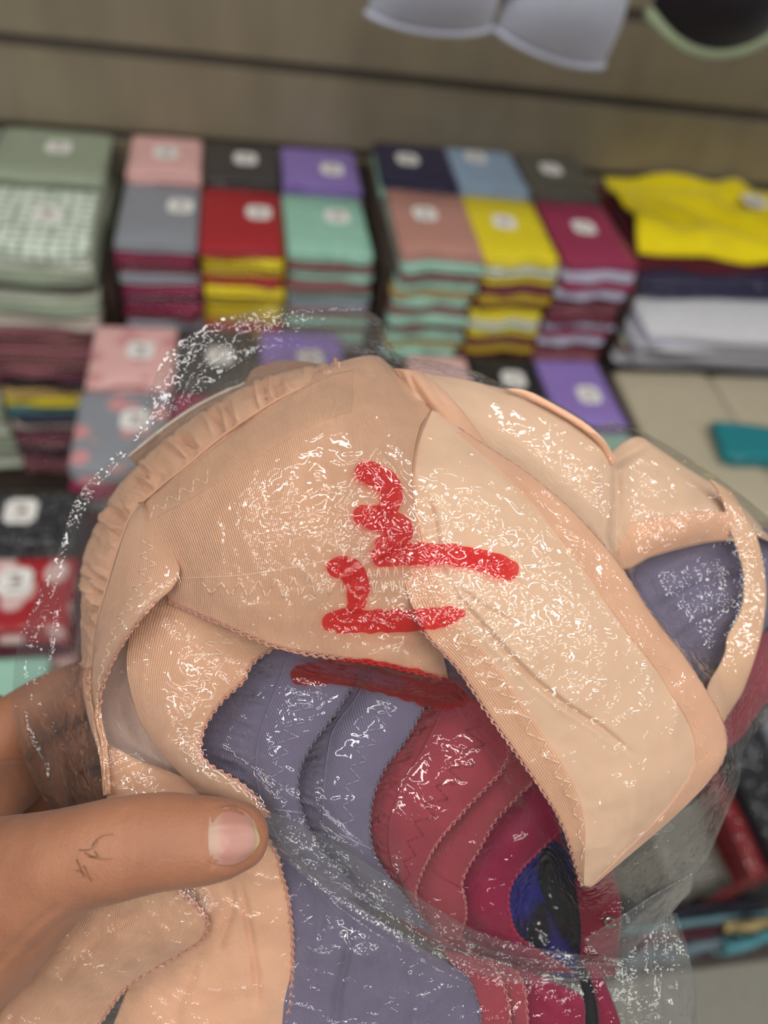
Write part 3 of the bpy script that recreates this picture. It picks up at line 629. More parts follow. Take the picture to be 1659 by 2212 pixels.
ring_mesh('back_film', bz, FILM_B, bag, float(bz[0].mean()))
fbvh = BVHTree.FromPolygons([Vector(v) for v in FVt], FFc)

def ink_mat():
    m, N, L, b = new_mat('red_marker_ink'); N.remove(b); out = N['Material Output']
    tc = N.new('ShaderNodeTexCoord'); nz = N.new('ShaderNodeTexNoise'); nz.inputs['Scale'].default_value = 260; nz.inputs['Detail'].default_value = 3; L.new(tc.outputs['Object'], nz.inputs['Vector'])
    rp = N.new('ShaderNodeValToRGB'); rp.color_ramp.elements[0].position = 0.3; rp.color_ramp.elements[0].color = (0.90, 0.035, 0.06, 1)
    rp.color_ramp.elements[1].position = 0.75; rp.color_ramp.elements[1].color = (0.95, 0.17, 0.17, 1); L.new(nz.outputs['Fac'], rp.inputs[0])
    tr = N.new('ShaderNodeBsdfTransparent'); L.new(rp.outputs[0], tr.inputs[0])
    df = N.new('ShaderNodeBsdfDiffuse'); df.inputs[0].default_value = (0.9, 0.12, 0.09, 1)
    gl = N.new('ShaderNodeBsdfGlossy'); gl.inputs['Roughness'].default_value = 0.12; gl.inputs[0].default_value = (1, 0.8, 0.8, 1)
    bp = N.new('ShaderNodeBump'); bp.inputs['Strength'].default_value = 0.8; bp.inputs['Distance'].default_value = 0.001; L.new(nz.outputs['Fac'], bp.inputs['Height']); L.new(bp.outputs[0], gl.inputs['Normal'])
    a = N.new('ShaderNodeMixShader'); a.inputs[0].default_value = 0.11; L.new(tr.outputs[0], a.inputs[1]); L.new(df.outputs[0], a.inputs[2])
    c = N.new('ShaderNodeMixShader'); c.inputs[0].default_value = 0.02; L.new(a.outputs[0], c.inputs[1]); L.new(gl.outputs[0], c.inputs[2])
    L.new(c.outputs[0], out.inputs['Surface']); return m
INK = ink_mat()
def film_depth(x, y):
    d = Vector(ray(x, y)); d.normalize(); h = fbvh.ray_cast(cv, d)
    return float(np.dot(np.array(h[0]) - CAM, fwd)) * 1000 if h[0] is not None else 205.0
def stroke(pts, ragged=2.0):
    """pts: (x, y, half width px) along the pen path"""
    q = resample(pts, max(14, int(sum(math.dist(pts[i][:2], pts[i + 1][:2]) for i in range(len(pts) - 1)) / 4)))
    T = np.gradient(q[:, :2], axis=0); T /= np.linalg.norm(T, axis=1)[:, None]; Nn = np.stack([-T[:, 1], T[:, 0]], 1)
    cols = 9; V, F = [], []; n = len(q)
    for i in range(n):
        endr = min(i, n - 1 - i) / max(1.0, q[i, 2] / 4 * 0.7)
        k = math.sqrt(max(0.0, 1 - (1 - min(endr, 1)) ** 2)) * 0.75 + 0.25
        for c in range(cols):
            t = c / (cols - 1) * 2 - 1
            w = q[i, 2] * k + ragged * noise.noise(Vector((i * 0.21, 3.1 if t > 0 else 9.7, pts[0][0])))
            x, y = q[i, :2] + Nn[i] * t * w
            V.append(P(x, y, film_depth(x, y) + 0.2))
    for i in range(n - 1):
        for c in range(cols - 1): F.append((i * cols + c, i * cols + c + 1, (i + 1) * cols + c + 1, (i + 1) * cols + c))
    o = mesh_obj('marker_stroke', V, F, INK, bag); o['label'] = 'red marker pen stroke'
for st in ([(770, 1030, 12), (788, 1022, 21), (815, 1027, 22), (840, 1046, 23), (848, 1070, 21), (840, 1092, 19), (826, 1112, 17)],
           [(764, 1104, 13), (788, 1114, 21), (820, 1122, 23), (850, 1130, 24), (868, 1146, 23), (858, 1166, 21), (836, 1182, 22), (816, 1200, 18)],
           [(803, 1207, 14), (830, 1200, 21), (870, 1199, 20), (920, 1198, 20), (980, 1199, 20), (1040, 1210, 20), (1085, 1225, 21), (1118, 1241, 15)],
           [(712, 1240, 14), (732, 1226, 21), (756, 1233, 23), (772, 1258, 23), (773, 1286, 20), (764, 1326, 15)],
           [(704, 1362, 8), (718, 1344, 20), (760, 1342, 22), (830, 1342, 21), (900, 1340, 20), (960, 1332, 18), (1006, 1322, 6)],
           [(630, 1470, 12), (655, 1458, 20), (720, 1452, 23), (780, 1456, 27), (850, 1470, 29), (910, 1486, 31), (965, 1502, 28), (1014, 1514, 8)]):
    stroke([(x, y, w * 1.16) for x, y, w in st], 5.0)
# bunched film: pleats drawn from the thumb to the lower right corner, and the loose tail of the bag
def pleats(n, amp):
    def f(u, v):
        return amp * (np.sin(2 * math.pi * n * (u + 0.06 * np.sin(v * 5))) + 0.6 * np.sin(2 * math.pi * n * 1.7 * u + 4 * v + 1))
    return f
FILM_P = film_mat('bunched_film', 1.1, 0.08)
def on_film(pts, up=1.2): return [(x, y, film_depth(x, y) - up) for x, y in pts]
sheet('film_pleats', loft(on_film([(545, 1738), (690, 1800), (850, 1905), (1000, 1995), (1150, 2045), (1345, 2072)]), on_film([(558, 1806), (660, 1890), (800, 1985), (960, 2075), (1130, 2125), (1330, 2112)]), 6, 1.5, 14), FILM_P, bag, step=4, thick=0, disp=pleats(4, 0.7), soft=1.0, softs=160, film=False)
sheet('film_tail', [[(1330, 2085, 226), (1380, 2035, 226), (1440, 1985, 227), (1460, 1972, 229)], [(1330, 2150, 223), (1390, 2110, 221), (1445, 2080, 223), (1485, 2070, 227)],
      [(1345, 2200, 223), (1395, 2190, 220), (1450, 2180, 222), (1500, 2150, 226)], [(1350, 2300, 223), (1400, 2300, 221), (1450, 2300, 222), (1502, 2290, 226)]], FILM_P, bag, step=4, thick=0, disp=pleats(3, 0.9), soft=1.4, softs=120, film=False)
flap = sheet('film_flap', [[(1262, 2030, 219), (1350, 1975, 216), (1420, 1930, 216), (1498, 1886, 220)], [(1275, 2050, 220), (1365, 1995, 218), (1430, 1952, 218), (1494, 1905, 222)], [(1330, 2085, 225), (1390, 2030, 223), (1440, 1985, 224), (1490, 1925, 228)]], FILM_P, bag, step=4, thick=0, soft=0.8, softs=140, film=False)
tube('flap_edge', edge_pts(flap, 'T', 0, 1, 60), 0.00016, FILM_P, flap.o, 5)

# ------------------------------------------------------------------ the hand holding the bag
def limb(chain, sides=28, m=None):
    """chain of (px, py, mm, half width mm, half depth mm)"""
    c = np.asarray(chain, float); m = m or (len(c) * 7)
    q = cr(c, m); pts = Parr(q[:, :3]); T = np.gradient(pts, axis=0); T /= np.linalg.norm(T, axis=1)[:, None]
    V, F = [], []
    for i in range(m):
        vw = pts[i] - CAM; vw /= np.linalg.norm(vw); dpt = vw - T[i] * np.dot(vw, T[i]); dpt /= np.linalg.norm(dpt); lat = np.cross(T[i], dpt)
        for k in range(sides):
            a = 2 * math.pi * k / sides
            V.append(pts[i] + (lat * math.cos(a) * q[i, 3] + dpt * math.sin(a) * q[i, 4]) / 1000)
    for i in range(m - 1):
        for k in range(sides): F.append((i * sides + k, i * sides + (k + 1) % sides, (i + 1) * sides + (k + 1) % sides, (i + 1) * sides + k))
    F.append(tuple(range(sides))[::-1]); F.append(tuple((m - 1) * sides + k for k in range(sides)))
    return V, F
hand_geo = merge([
    # thumb from its tip back to the thenar pad and wrist
    limb([(574, 1812, 194, 1.2, 1.2), (566, 1812, 193.5, 4.6, 4.2), (550, 1811, 192.5, 7.2, 6.2), (520, 1809, 191.5, 8.9, 7.4), (478, 1812, 190.5, 10.2, 8.4), (420, 1816, 189.5, 11.1, 9.4), (345, 1817, 188.5, 11.9, 10.4),
          (260, 1832, 188.5, 12.6, 11.2), (160, 1858, 191, 13.4, 12.4), (60, 1905, 196, 18, 15.5), (-70, 1975, 203, 26, 20), (-250, 2060, 215, 33, 24), (-460, 2110, 228, 32, 25)], m=110),
    # palm block behind the bag edge
    limb([(-420, 1860, 240, 36, 18), (-250, 1760, 246, 40, 16), (-100, 1700, 256, 36, 12), (40, 1670, 265, 26, 9), (140, 1650, 273, 16, 7)]),
    # web between thumb and index finger
    limb([(-200, 1840, 218, 22, 14), (-80, 1770, 222, 17, 12), (0, 1715, 236, 10, 8), (50, 1690, 250, 8, 7)]),
    # index, middle, ring and little fingers curled behind the bag
    limb([(-160, 1760, 242, 13, 12), (-40, 1640, 249, 12, 11), (70, 1540, 262, 10.5, 10), (200, 1478, 272, 9.6, 9.4), (330, 1470, 281, 9.2, 9), (450, 1510, 285, 8.6, 8.4), (560, 1580, 283, 7.8, 7.6), (610, 1620, 282, 4, 4)]),
    limb([(-150, 1850, 252, 13, 12), (10, 1720, 266, 12, 11), (160, 1605, 281, 11, 10.5), (320, 1590, 293, 9.6, 9.4), (470, 1640, 296, 9, 8.8), (590, 1710, 293, 8, 7.8), (640, 1745, 292, 4, 4)]),
    limb([(-150, 1950, 256, 12, 12), (10, 1850, 272, 11.5, 11), (160, 1712, 287, 10.5, 9.8), (310, 1700, 297, 9.2, 9), (450, 1780, 298, 8.6, 8.4), (560, 1850, 295, 7.6, 7.4), (600, 1880, 294, 4, 4)]),
    limb([(-160, 2050, 258, 11, 11), (0, 2030, 274, 9, 9), (130, 2000, 286, 8.4, 8.2), (250, 1995, 293, 8, 7.8), (360, 2020, 294, 7.2, 7), (430, 2050, 292, 6.4, 6.2), (455, 2065, 291, 3.5, 3.5)]),
    # wrist and forearm
    limb([(-330, 2010, 230, 34, 22), (-520, 2080, 244, 30, 22), (-900, 2240, 280, 30, 23), (-1500, 2480, 340, 34, 27)])])
def skin_mat():
    m, N, L, b = new_mat('skin'); tc = N.new('ShaderNodeTexCoord')
    nz = N.new('ShaderNodeTexNoise'); nz.inputs['Scale'].default_value = 55; nz.inputs['Detail'].default_value = 4; L.new(tc.outputs['Object'], nz.inputs['Vector'])
    rp = N.new('ShaderNodeValToRGB'); rp.color_ramp.elements[0].position = 0.3; rp.color_ramp.elements[0].color = (*lin((152, 98, 72)), 1)
    rp.color_ramp.elements[1].position = 0.7; rp.color_ramp.elements[1].color = (*lin((176, 120, 91)), 1); L.new(nz.outputs['Fac'], rp.inputs[0]); L.new(rp.outputs[0], b.inputs['Base Color'])
    b.inputs['Roughness'].default_value = 0.5; b.inputs['Specular IOR Level'].default_value = 0.4
    b.inputs['Sheen Weight'].default_value = 0.1
    vo = N.new('ShaderNodeTexVoronoi'); vo.inputs['Scale'].default_value = 1100; L.new(tc.outputs['Object'], vo.inputs['Vector'])
    n2 = N.new('ShaderNodeTexNoise'); n2.inputs['Scale'].default_value = 420; n2.inputs['Detail'].default_value = 3
    mp = N.new('ShaderNodeMapping'); mp.inputs['Scale'].default_value = (1.4, 0.35, 0.35); L.new(tc.outputs['Object'], mp.inputs['Vector']); L.new(mp.outputs[0], n2.inputs['Vector'])
    ad = N.new('ShaderNodeMath'); ad.operation = 'ADD'; L.new(vo.outputs['Distance'], ad.inputs[0]); L.new(n2.outputs['Fac'], ad.inputs[1])
    bp = N.new('ShaderNodeBump'); bp.inputs['Strength'].default_value = 0.2; bp.inputs['Distance'].default_value = 0.0005; L.new(ad.outputs[0], bp.inputs['Height']); L.new(bp.outputs[0], b.inputs['Normal'])
    return m
SKIN = skin_mat()
hand = mesh_obj('person', *hand_geo, SKIN)
hand.modifiers.new('union', 'REMESH').mode = 'VOXEL'; hand.modifiers['union'].voxel_size = 0.0011
sm = hand.modifiers.new('soften', 'SMOOTH'); sm.factor = 0.5; sm.iterations = 9
bpy.context.view_layer.update()
dg = bpy.context.evaluated_depsgraph_get()
me = bpy.data.meshes.new_from_object(hand.evaluated_get(dg)); hand.modifiers.clear(); hand.data = me
# joint creases and the nail bed pressed into the skin
cam_inv = M.T
co = np.zeros(len(me.vertices) * 3); me.vertices.foreach_get('co', co); co = co.reshape(-1, 3)
cc = (co - CAM) @ M; hx = cc[:, 0] / cc[:, 2] * FPX + CX; hy = cc[:, 1] / cc[:, 2] * FPX + CY
front = cc[:, 2] < 0.1925
push = np.zeros(len(co))
for line, wp, mm in [([(352, 1745), (345, 1790), (350, 1840), (358, 1890)], 5, 0.22), ([(330, 1740), (322, 1800), (328, 1870)], 5, 0.25), ([(300, 1745), (292, 1800), (300, 1880)], 6, 0.22), ([(270, 1750), (262, 1810), (268, 1880)], 6, 0.18),
                     ([(455, 1745), (446, 1790), (448, 1840), (458, 1868)], 6, 0.5), ([(455, 1742), (505, 1736), (550, 1768)], 5, 0.45), ([(458, 1868), (505, 1876), (546, 1852)], 5, 0.45),
                     ([(150, 1990), (110, 2010), (60, 2060)], 10, 1.2), ([(120, 1960), (60, 2010), (0, 2080)], 9, 0.8)]:
    d, t = seg_dist(hx, hy, line); push += np.where(front | (hy > 1940), mm * np.exp(-(d / wp) ** 2), 0)
dirs = (co - CAM); dirs /= np.linalg.norm(dirs, axis=1)[:, None]
co = co + dirs * push[:, None] / 1000
me.vertices.foreach_set('co', co.ravel()); me.polygons.foreach_set('use_smooth', [True] * len(me.polygons)); me.update()
tag(hand, 'bare hand of person reaching in from the left, thumb pinching the clear bag', 'person')
hb = BVHTree.FromPolygons([Vector(v) for v in co], [tuple(p.vertices) for p in me.polygons])
def hand_depth(x, y, default=186.0):
    d = Vector(ray(x, y)); d.normalize(); h = hb.ray_cast(cv, d)
    return float(np.dot(np.array(h[0]) - CAM, fwd)) * 1000 if h[0] is not None else default
def nail_mat():
    m, N, L, b = new_mat('thumb_nail'); tc = N.new('ShaderNodeTexCoord')
    sp = N.new('ShaderNodeSeparateXYZ'); L.new(tc.outputs['UV'], sp.inputs[0])
    rp = N.new('ShaderNodeValToRGB'); e = rp.color_ramp.elements
    e[0].position = 0.0; e[0].color = (*lin((186, 148, 126)), 1); e[1].position = 1.0; e[1].color = (*lin((190, 160, 120)), 1)
    for p_, c_ in ((0.16, (190, 152, 134)), (0.3, (186, 130, 116)), (0.8, (182, 132, 120)), (0.93, (176, 140, 116))):
        k = e.new(p_); k.color = (*lin(c_), 1)
    mr = N.new('ShaderNodeMath'); mr.operation = 'DIVIDE'; mr.inputs[1].default_value = NAILW; L.new(sp.outputs['X'], mr.inputs[0]); L.new(mr.outputs[0], rp.inputs[0])
    L.new(rp.outputs[0], b.inputs['Base Color']); b.inputs['Roughness'].default_value = 0.33
    return m
NAILW = 1.22
NR = [[(452, 1766), (478, 1744), (508, 1742), (535, 1756), (550, 1776)], [(449, 1790), (480, 1778), (512, 1776), (540, 1784), (558, 1798)], [(448, 1814), (482, 1812), (515, 1811), (545, 1812), (562, 1815)],
      [(450, 1838), (480, 1844), (512, 1845), (540, 1838), (557, 1829)], [(455, 1860), (478, 1869), (503, 1869), (529, 1858), (547, 1842)]]
ng = [[(x, y, min(hand_depth(x, y), 190.5) - (0.15 if i in (0, 4) or j == 0 else 0.55)) for j, (x, y) in enumerate(r)] for i, r in enumerate(NR)]
nail = sheet('thumb_nail', ng, nail_mat(), None, step=3, thick=0.5, soft=0, film=False)
nail.o.parent = hand
hs = []
for x0, y0, x1, y1, bend in ((170, 1836, 212, 1818, 8), (199, 1827, 246, 1803, -8), (182, 1842, 214, 1850, 4), (190, 1850, 243, 1856, 3), (204, 1838, 214, 1852, 2), (165, 1856, 180, 1898, 8), (164, 1880, 199, 1905, -6), (180, 1870, 198, 1904, -3)):
    pts = []
    for t in np.linspace(0, 1, 9):
        x = x0 + (x1 - x0) * t + bend * math.sin(math.pi * t) * 0.5; y = y0 + (y1 - y0) * t + bend * math.sin(math.pi * t)
        pts.append(P(x, y, hand_depth(x, y) - 0.15 - 0.5 * math.sin(math.pi * t * 0.6)))
    hs.append(tube_geo(pts, [0.00009 * (1 - 0.6 * t) for t in np.linspace(0, 1, 9)], 4))
mesh_obj('hair', *merge(hs), plain('dark_hair', (52, 34, 26), 0.5), hand)

# ------------------------------------------------------------------ the shop behind: slat wall, table, floor
def wood_mat(name, rgb, rgb2, rough=0.45):
    m, N, L, b = new_mat(name); tc = N.new('ShaderNodeTexCoord')
    mp = N.new('ShaderNodeMapping'); mp.inputs['Scale'].default_value = (9, 9, 2.2); L.new(tc.outputs['Object'], mp.inputs['Vector'])
    nz = N.new('ShaderNodeTexNoise'); nz.inputs['Scale'].default_value = 1.6; nz.inputs['Detail'].default_value = 5; nz.inputs['Roughness'].default_value = 0.6; L.new(mp.outputs[0], nz.inputs['Vector'])
    rp = N.new('ShaderNodeValToRGB'); rp.color_ramp.elements[0].position = 0.3; rp.color_ramp.elements[0].color = (*lin(rgb), 1)
    rp.color_ramp.elements[1].position = 0.7; rp.color_ramp.elements[1].color = (*lin(rgb2), 1); L.new(nz.outputs['Fac'], rp.inputs[0]); L.new(rp.outputs[0], b.inputs['Base Color'])
    b.inputs['Roughness'].default_value = rough; return m
SLAT = wood_mat('greige_slat', (132, 120, 100), (152, 138, 115), 0.36)
GROOVE = plain('slat_groove', (112, 102, 92), 0.5)
TABLE = wood_mat('brown_table', (48, 36, 31), (64, 50, 42), 0.5)
def box(name, x0, x1, y0, y1, z0, z1, mat, parent=None, bev=0.0):
    bm = bmesh.new(); bmesh.ops.create_cube(bm, size=1.0)
    for v in bm.verts: v.co = Vector(((x0 + x1) / 2 + v.co.x * (x1 - x0), (y0 + y1) / 2 + v.co.y * (y1 - y0), CAMZ + (z0 + z1) / 2 + v.co.z * (z1 - z0)))
    if bev: bmesh.ops.bevel(bm, geom=bm.edges[:], offset=bev, segments=2, affect='EDGES')
    off = Vector(base_of(parent)); 
    for v in bm.verts: v.co -= off
    me = bpy.data.meshes.new(name); bm.to_mesh(me); bm.free(); me.materials.append(mat)
    o = bpy.data.objects.new(name, me); COL.objects.link(o)
    if parent: o.parent = parent
    return o
WY = 1.215
wall = box('wall_back', -2.2, 2.6, WY + 0.012, WY + 0.05, -1.5, 1.2, GROOVE); tag(wall, kind='structure')
zg = -0.426
k0 = zg - 0.119 * 9
for i in range(22):                                  # horizontal boards with recessed grooves between
    z0 = k0 + 0.119 * i + 0.009; z1 = k0 + 0.119 * (i + 1) - 0.009
    if z1 > 1.2: break
    box('slat', -2.2, 2.6, WY, WY + 0.016, z0, z1, SLAT, wall, 0.0015)
fl = plain('concrete', (196, 190, 176), 0.85, bump=0.4, bscale=60, var=0.35)
floor = box('floor', -2.2, 2.6, -2.5, WY + 0.05, -CAMZ - 0.02, -CAMZ, fl); tag(floor, kind='structure')
TZ = -0.95
tb = empty('display_table', (0.2, 0.6, 0.0), 'dark brown wooden display table against the slat wall, covered with folded clothes', 'table')
box('tabletop', -1.2, 1.3, 0.092, WY - 0.005, TZ - 0.03, TZ, TABLE, tb, 0.002)
box('riser', -0.175, 1.05, 0.90, WY - 0.006, TZ, -0.705, TABLE, tb, 0.002)
for dx0, dx1, dy0, dy1, dz1, dz0 in ((0.190, 0.204, 0.902, 1.205, -0.55, -0.705), (0.572, 0.584, 0.902, 1.205, -0.56, -0.705), (0.541, 0.556, 0.54, 0.85, -0.675, TZ), (-0.186, -0.166, 0.91, 1.205, -0.60, -0.705)):  # dark panels added between piles, standing in for the shade in the gaps
    box('gap_shade_panel', dx0, dx1, dy0, dy1, dz0, dz1, TABLE, tb, 0.001)
for lx in (-1.15, 1.22):
    for ly in (0.15, 1.12): box('leg', lx, lx + 0.05, ly, ly + 0.05, -CAMZ, TZ - 0.03, TABLE, tb, 0.002)

# folded garments -----------------------------------------------------
FOLDC = {}
def folded_mesh(w, d, h, var):
    key = (round(w, 3), round(d, 3), round(h, 4), var)
    if key in FOLDC: return FOLDC[key]
    rnd = random.Random(hash((key[1], var)) & 0xffff)
    prof = []
    nf = 4; nl = 2 if h < 0.04 else int(round(h / 0.014)); lh_ = h / nl
    for q in range(nl):                         # front: rounded folds with dips between
        ins = 0.14 * lh_ * (q % 2) + (rnd.random() * 0.004 if nl > 2 else 0)
        for k in range(nf + 1):
            a = -math.pi / 2 + math.pi * k / nf; prof.append((-d / 2 + ins + lh_ * 0.5 - lh_ * 0.5 * math.cos(a), lh_ * (q + 0.5) + lh_ * 0.5 * math.sin(a)))
    for t in (0.3, 0.6, 0.85): prof.append((-d / 2 + d * t, h * (1 - 0.06 * rnd.random())))
    rb = min(h * 0.5, 0.008)
    for k in range(3): a = math.pi / 2 - math.pi / 2 * k / 2; prof.append((d / 2 - rb + rb * math.cos(a), h - rb + rb * math.sin(a)))
    for k in range(3): a = -math.pi / 2 * k / 2; prof.append((d / 2 - rb + rb * math.cos(a), rb + rb * math.sin(a)))
    prof.append((0, 0))
    V, F = [], []; n = len(prof); xs = (-0.5, -0.47, -0.38, -0.15, 0.1, 0.36, 0.47, 0.5)
    for j, x in enumerate(xs):
        e = 1 - min(h, 0.016) / h * {0: 0.45, 1: 0.14, 6: 0.14, 7: 0.45}.get(j, 0.0)
        dy = (rnd.random() - 0.5) * 0.012
        for (y, z) in prof:
            V.append((x * w, y * (1 - 0.03 * (1 - e)) + (dy if y < 0 else 0), h / 2 + (z - h / 2) * e + (rnd.random() - 0.5) * 0.003 * (1 if 0.1 * h < z < 0.9 * h else 0)))
    m = len(xs)
    for j in range(m - 1):
        for k in range(n): F.append((j * n + k, (j + 1) * n + k, (j + 1) * n + (k + 1) % n, j * n + (k + 1) % n))
    F.append(tuple(range(n))); F.append(tuple((m - 1) * n + k for k in range(n))[::-1])
    me = bpy.data.meshes.new('folded_garment'); me.from_pydata(V, [], F); me.polygons.foreach_set('use_smooth', [True] * len(me.polygons)); me.materials.append(None); me.update()
    FOLDC[key] = me; return me
PAPER = plain('white_sticker', (250, 246, 240), 0.45); PRINT = plain('sticker_print', (120, 84, 80), 0.6)
def sticker(o, x, y, z, s=0.034, rz=0.0):
    """square paper label lying on the garment, printed lines as a sub-part"""
    bm = bmesh.new(); bmesh.ops.create_cube(bm, size=1.0)
    for v in bm.verts: v.co = Vector((v.co.x * s, v.co.y * s * 1.05, v.co.z * 0.0008))
    bmesh.ops.bevel(bm, geom=[e for e in bm.edges if abs(e.verts[0].co.z - e.verts[1].co.z) > 1e-5], offset=s * 0.14, segments=3, affect='EDGES')
    me = bpy.data.meshes.new('price_label'); bm.to_mesh(me); bm.free(); me.materials.append(PAPER)
    l = bpy.data.objects.new('price_label', me); COL.objects.link(l); l.parent = o; l.location = (x, y, z + 0.0006); l.rotation_euler = (0, 0, rz)
    l['label'] = 'small white paper label'
    V, F = [], []
    for bx, by, bw, bh in ((-0.05, 0.22, 0.4, 0.09), (0.06, 0.02, 0.24, 0.16), (0.0, -0.24, 0.44, 0.08)):
        i = len(V); V += [((bx - bw / 2) * s, (by - bh / 2) * s, 0.0005), ((bx + bw / 2) * s, (by - bh / 2) * s, 0.0005), ((bx + bw / 2) * s, (by + bh / 2) * s, 0.0005), ((bx - bw / 2) * s, (by + bh / 2) * s, 0.0005)]; F.append((i, i + 1, i + 2, i + 3))
    me = bpy.data.meshes.new('print'); me.from_pydata(V, [], F); me.materials.append(PRINT)
    p = bpy.data.objects.new('print', me); COL.objects.link(p); p.parent = l
def garment(x0, x1, y0, y1, z0, z1, mat, label, group, cat='panties', name='folded_panties', lab=None, rz=None, var=None):
    h = z1 - z0
    me = folded_mesh(x1 - x0, y1 - y0, h, random.randrange(3) if var is None else var)
    o = bpy.data.objects.new(name, me); COL.objects.link(o)
    o.location = ((x0 + x1) / 2, (y0 + y1) / 2, CAMZ + z0); o.rotation_euler = (0, 0, random.uniform(-0.015, 0.015) if rz is None else rz)
    o.material_slots[0].link = 'OBJECT'; o.material_slots[0].material = mat
    tag(o, label, cat, group)
    if lab: sticker(o, lab[0] * (x1 - x0), lab[1] * (y1 - y0), h, *(lab[2:] or ()))
    return o
ORD = ['topmost', 'second from top', 'third from top', 'fourth from top', 'fifth from top', 'sixth from top', 'seventh from top', 'eighth from top', 'ninth from top', 'tenth from top', 'eleventh from top', 'twelfth from top'] + ['%dth from top' % i for i in range(13, 40)]
C = dict(pink=(242, 188, 182), charcoal=(62, 56, 54), lilac=(150, 122, 196), grey=(148, 150, 158), red=(176, 20, 34), mint=(166, 212, 190), magenta=(158, 36, 80), wine=(110, 22, 48), yellow=(244, 220, 20),
         mustard=(196, 160, 20), brown=(140, 88, 86), navy=(34, 28, 66), sky=(158, 180, 206), olive=(92, 88, 78), rose=(196, 140, 126), sage=(160, 170, 146), white=(226, 224, 228), mauve=(146, 84, 92), black=(26, 24, 28), gold=(206, 168, 100), teal=(70, 120, 126),
         cream=(206, 192, 178), plum=(104, 40, 66), lavender=(196, 192, 214), beige=(196, 182, 156), pale=(206, 210, 190), aqua=(110, 170, 180), coral=(220, 70, 60))
def column(x0, x1, y0, y1, ztop, zbase, tops, layers, where, group, lab=None, patt=None, lh=0.0145):
    """one column of a pile: the top garment and the layers under it"""
    z = ztop; i = 0
    while z - lh > zbase - 0.004:
        cn = tops if i == 0 else layers[(i - 1) % len(layers)]
        z0 = z - lh
        if z0 - zbase < lh * 0.6: z0 = zbase
        jx = random.uniform(-0.003, 0.003); jy = random.uniform(-0.006, 0.004) if i else 0
        mat = wrapped(C[cn], *(patt if (i == 0 and patt) else ()))
        garment(x0 + jx, x1 + jx, y0 + jy, y1 + jy, z0, z - 0.0005, mat, '%s folded panties, %s in %s' % (cn, ORD[i], where), group, lab=lab if i == 0 else None)
        z = z0; i += 1
G1 = 'folded panties in the left three-column pile'
for x0, x1, nm, bt, ft, lay, lb, lf, pt in (
        (-0.16, -0.056, 'left', 'pink', 'grey', ['magenta', 'wine', 'grey', 'magenta', 'plum'], (0.0, 0.05), (0.26, 0.12), None),
        (-0.052, 0.058, 'middle', 'charcoal', 'red', ['yellow', 'mustard', 'red', 'yellow', 'mustard'], (0.05, 0.05), (0.22, 0.1), None),
        (0.062, 0.18, 'right', 'lilac', 'mint', ['brown', 'mint', 'brown', 'mint', 'grey'], (0.15, -0.05), (0.15, 0.12), ('speckle', (120, 190, 160)))):
    column(x0, x1, 0.905, 1.07, -0.54, -0.704, ft, lay, '%s column of left three-column pile, front row' % nm, G1, lf, pt)
    column(x0, x1, 1.075, 1.205, -0.532, -0.704, bt, lay, '%s column of left three-column pile, back row' % nm, G1, lb, lh=0.018)
G2 = 'folded panties in the centre three-column pile'
for x0, x1, nm, bt, ft, lay, lb, lf in (
        (0.208, 0.326, 'left', 'navy', 'rose', ['mint', 'brown', 'mint', 'gold', 'mint', 'brown'], (-0.1, 0.05), (-0.08, 0.1)),
        (0.33, 0.442, 'middle', 'sky', 'yellow', ['pale', 'yellow', 'wine', 'mustard', 'wine', 'yellow'], (-0.1, 0.25), (-0.05, 0.05)),
        (0.446, 0.56, 'right', 'olive', 'magenta', ['lavender', 'magenta', 'lavender', 'wine', 'mauve', 'wine'], (-0.05, 0.1), (0.0, 0.05))):
    column(x0, x1, 0.888, 1.065, -0.52, -0.704, ft, lay, '%s column of centre three-column pile, front row' % nm, G2, lf)
    column(x0, x1, 1.07, 1.205, -0.512, -0.704, bt, lay, '%s column of centre three-column pile, back row' % nm, G2, lb, lh=0.018)
# tall green pile at the far left
G3 = 'folded clothes in the tall far-left pile'
column(-0.345, -0.19, 0.885, 1.045, -0.545, -0.664, 'sage', ['pale', 'sage', 'olive', 'pale', 'sage', 'cream', 'sage'], 'tall pile at left edge, front row', G3, (0.1, 0.05), ('dots', (236, 246, 232)), lh=0.016)
column(-0.345, -0.19, 1.05, 1.205, -0.535, -0.945, 'sage', ['pale', 'sage'], 'tall pile at left edge, back row', G3, (0.05, 0.1), lh=0.034)
column(-0.50, -0.35, 0.885, 1.205, -0.54, -0.945, 'white', ['sage', 'pale'], 'pale pile cut off by left picture edge', G3, None, ('lace', (190, 196, 186)), lh=0.03)
z = -0.664; low_layers = ['mauve', 'brown', 'mauve', 'brown', 'mauve', 'plum', 'black', 'gold', 'yellow', 'teal', 'navy', 'cream', 'plum', 'mauve', 'black', 'plum', 'mauve', 'brown']
for i, cn in enumerate(low_layers):
    z1 = z - (-z * 0 + (0.945 - 0.664) / len(low_layers))
    xa, xb = -0.345, -0.19
    garment(xa, xb, 0.885 + random.uniform(-0.012, 0), 1.045, z1, z - 0.0005, wrapped(C[cn]), '%s folded garment, %s below the green ones in left-edge pile' % (cn, ORD[i]), G3, 'clothes', 'folded_garment')
    z = z1
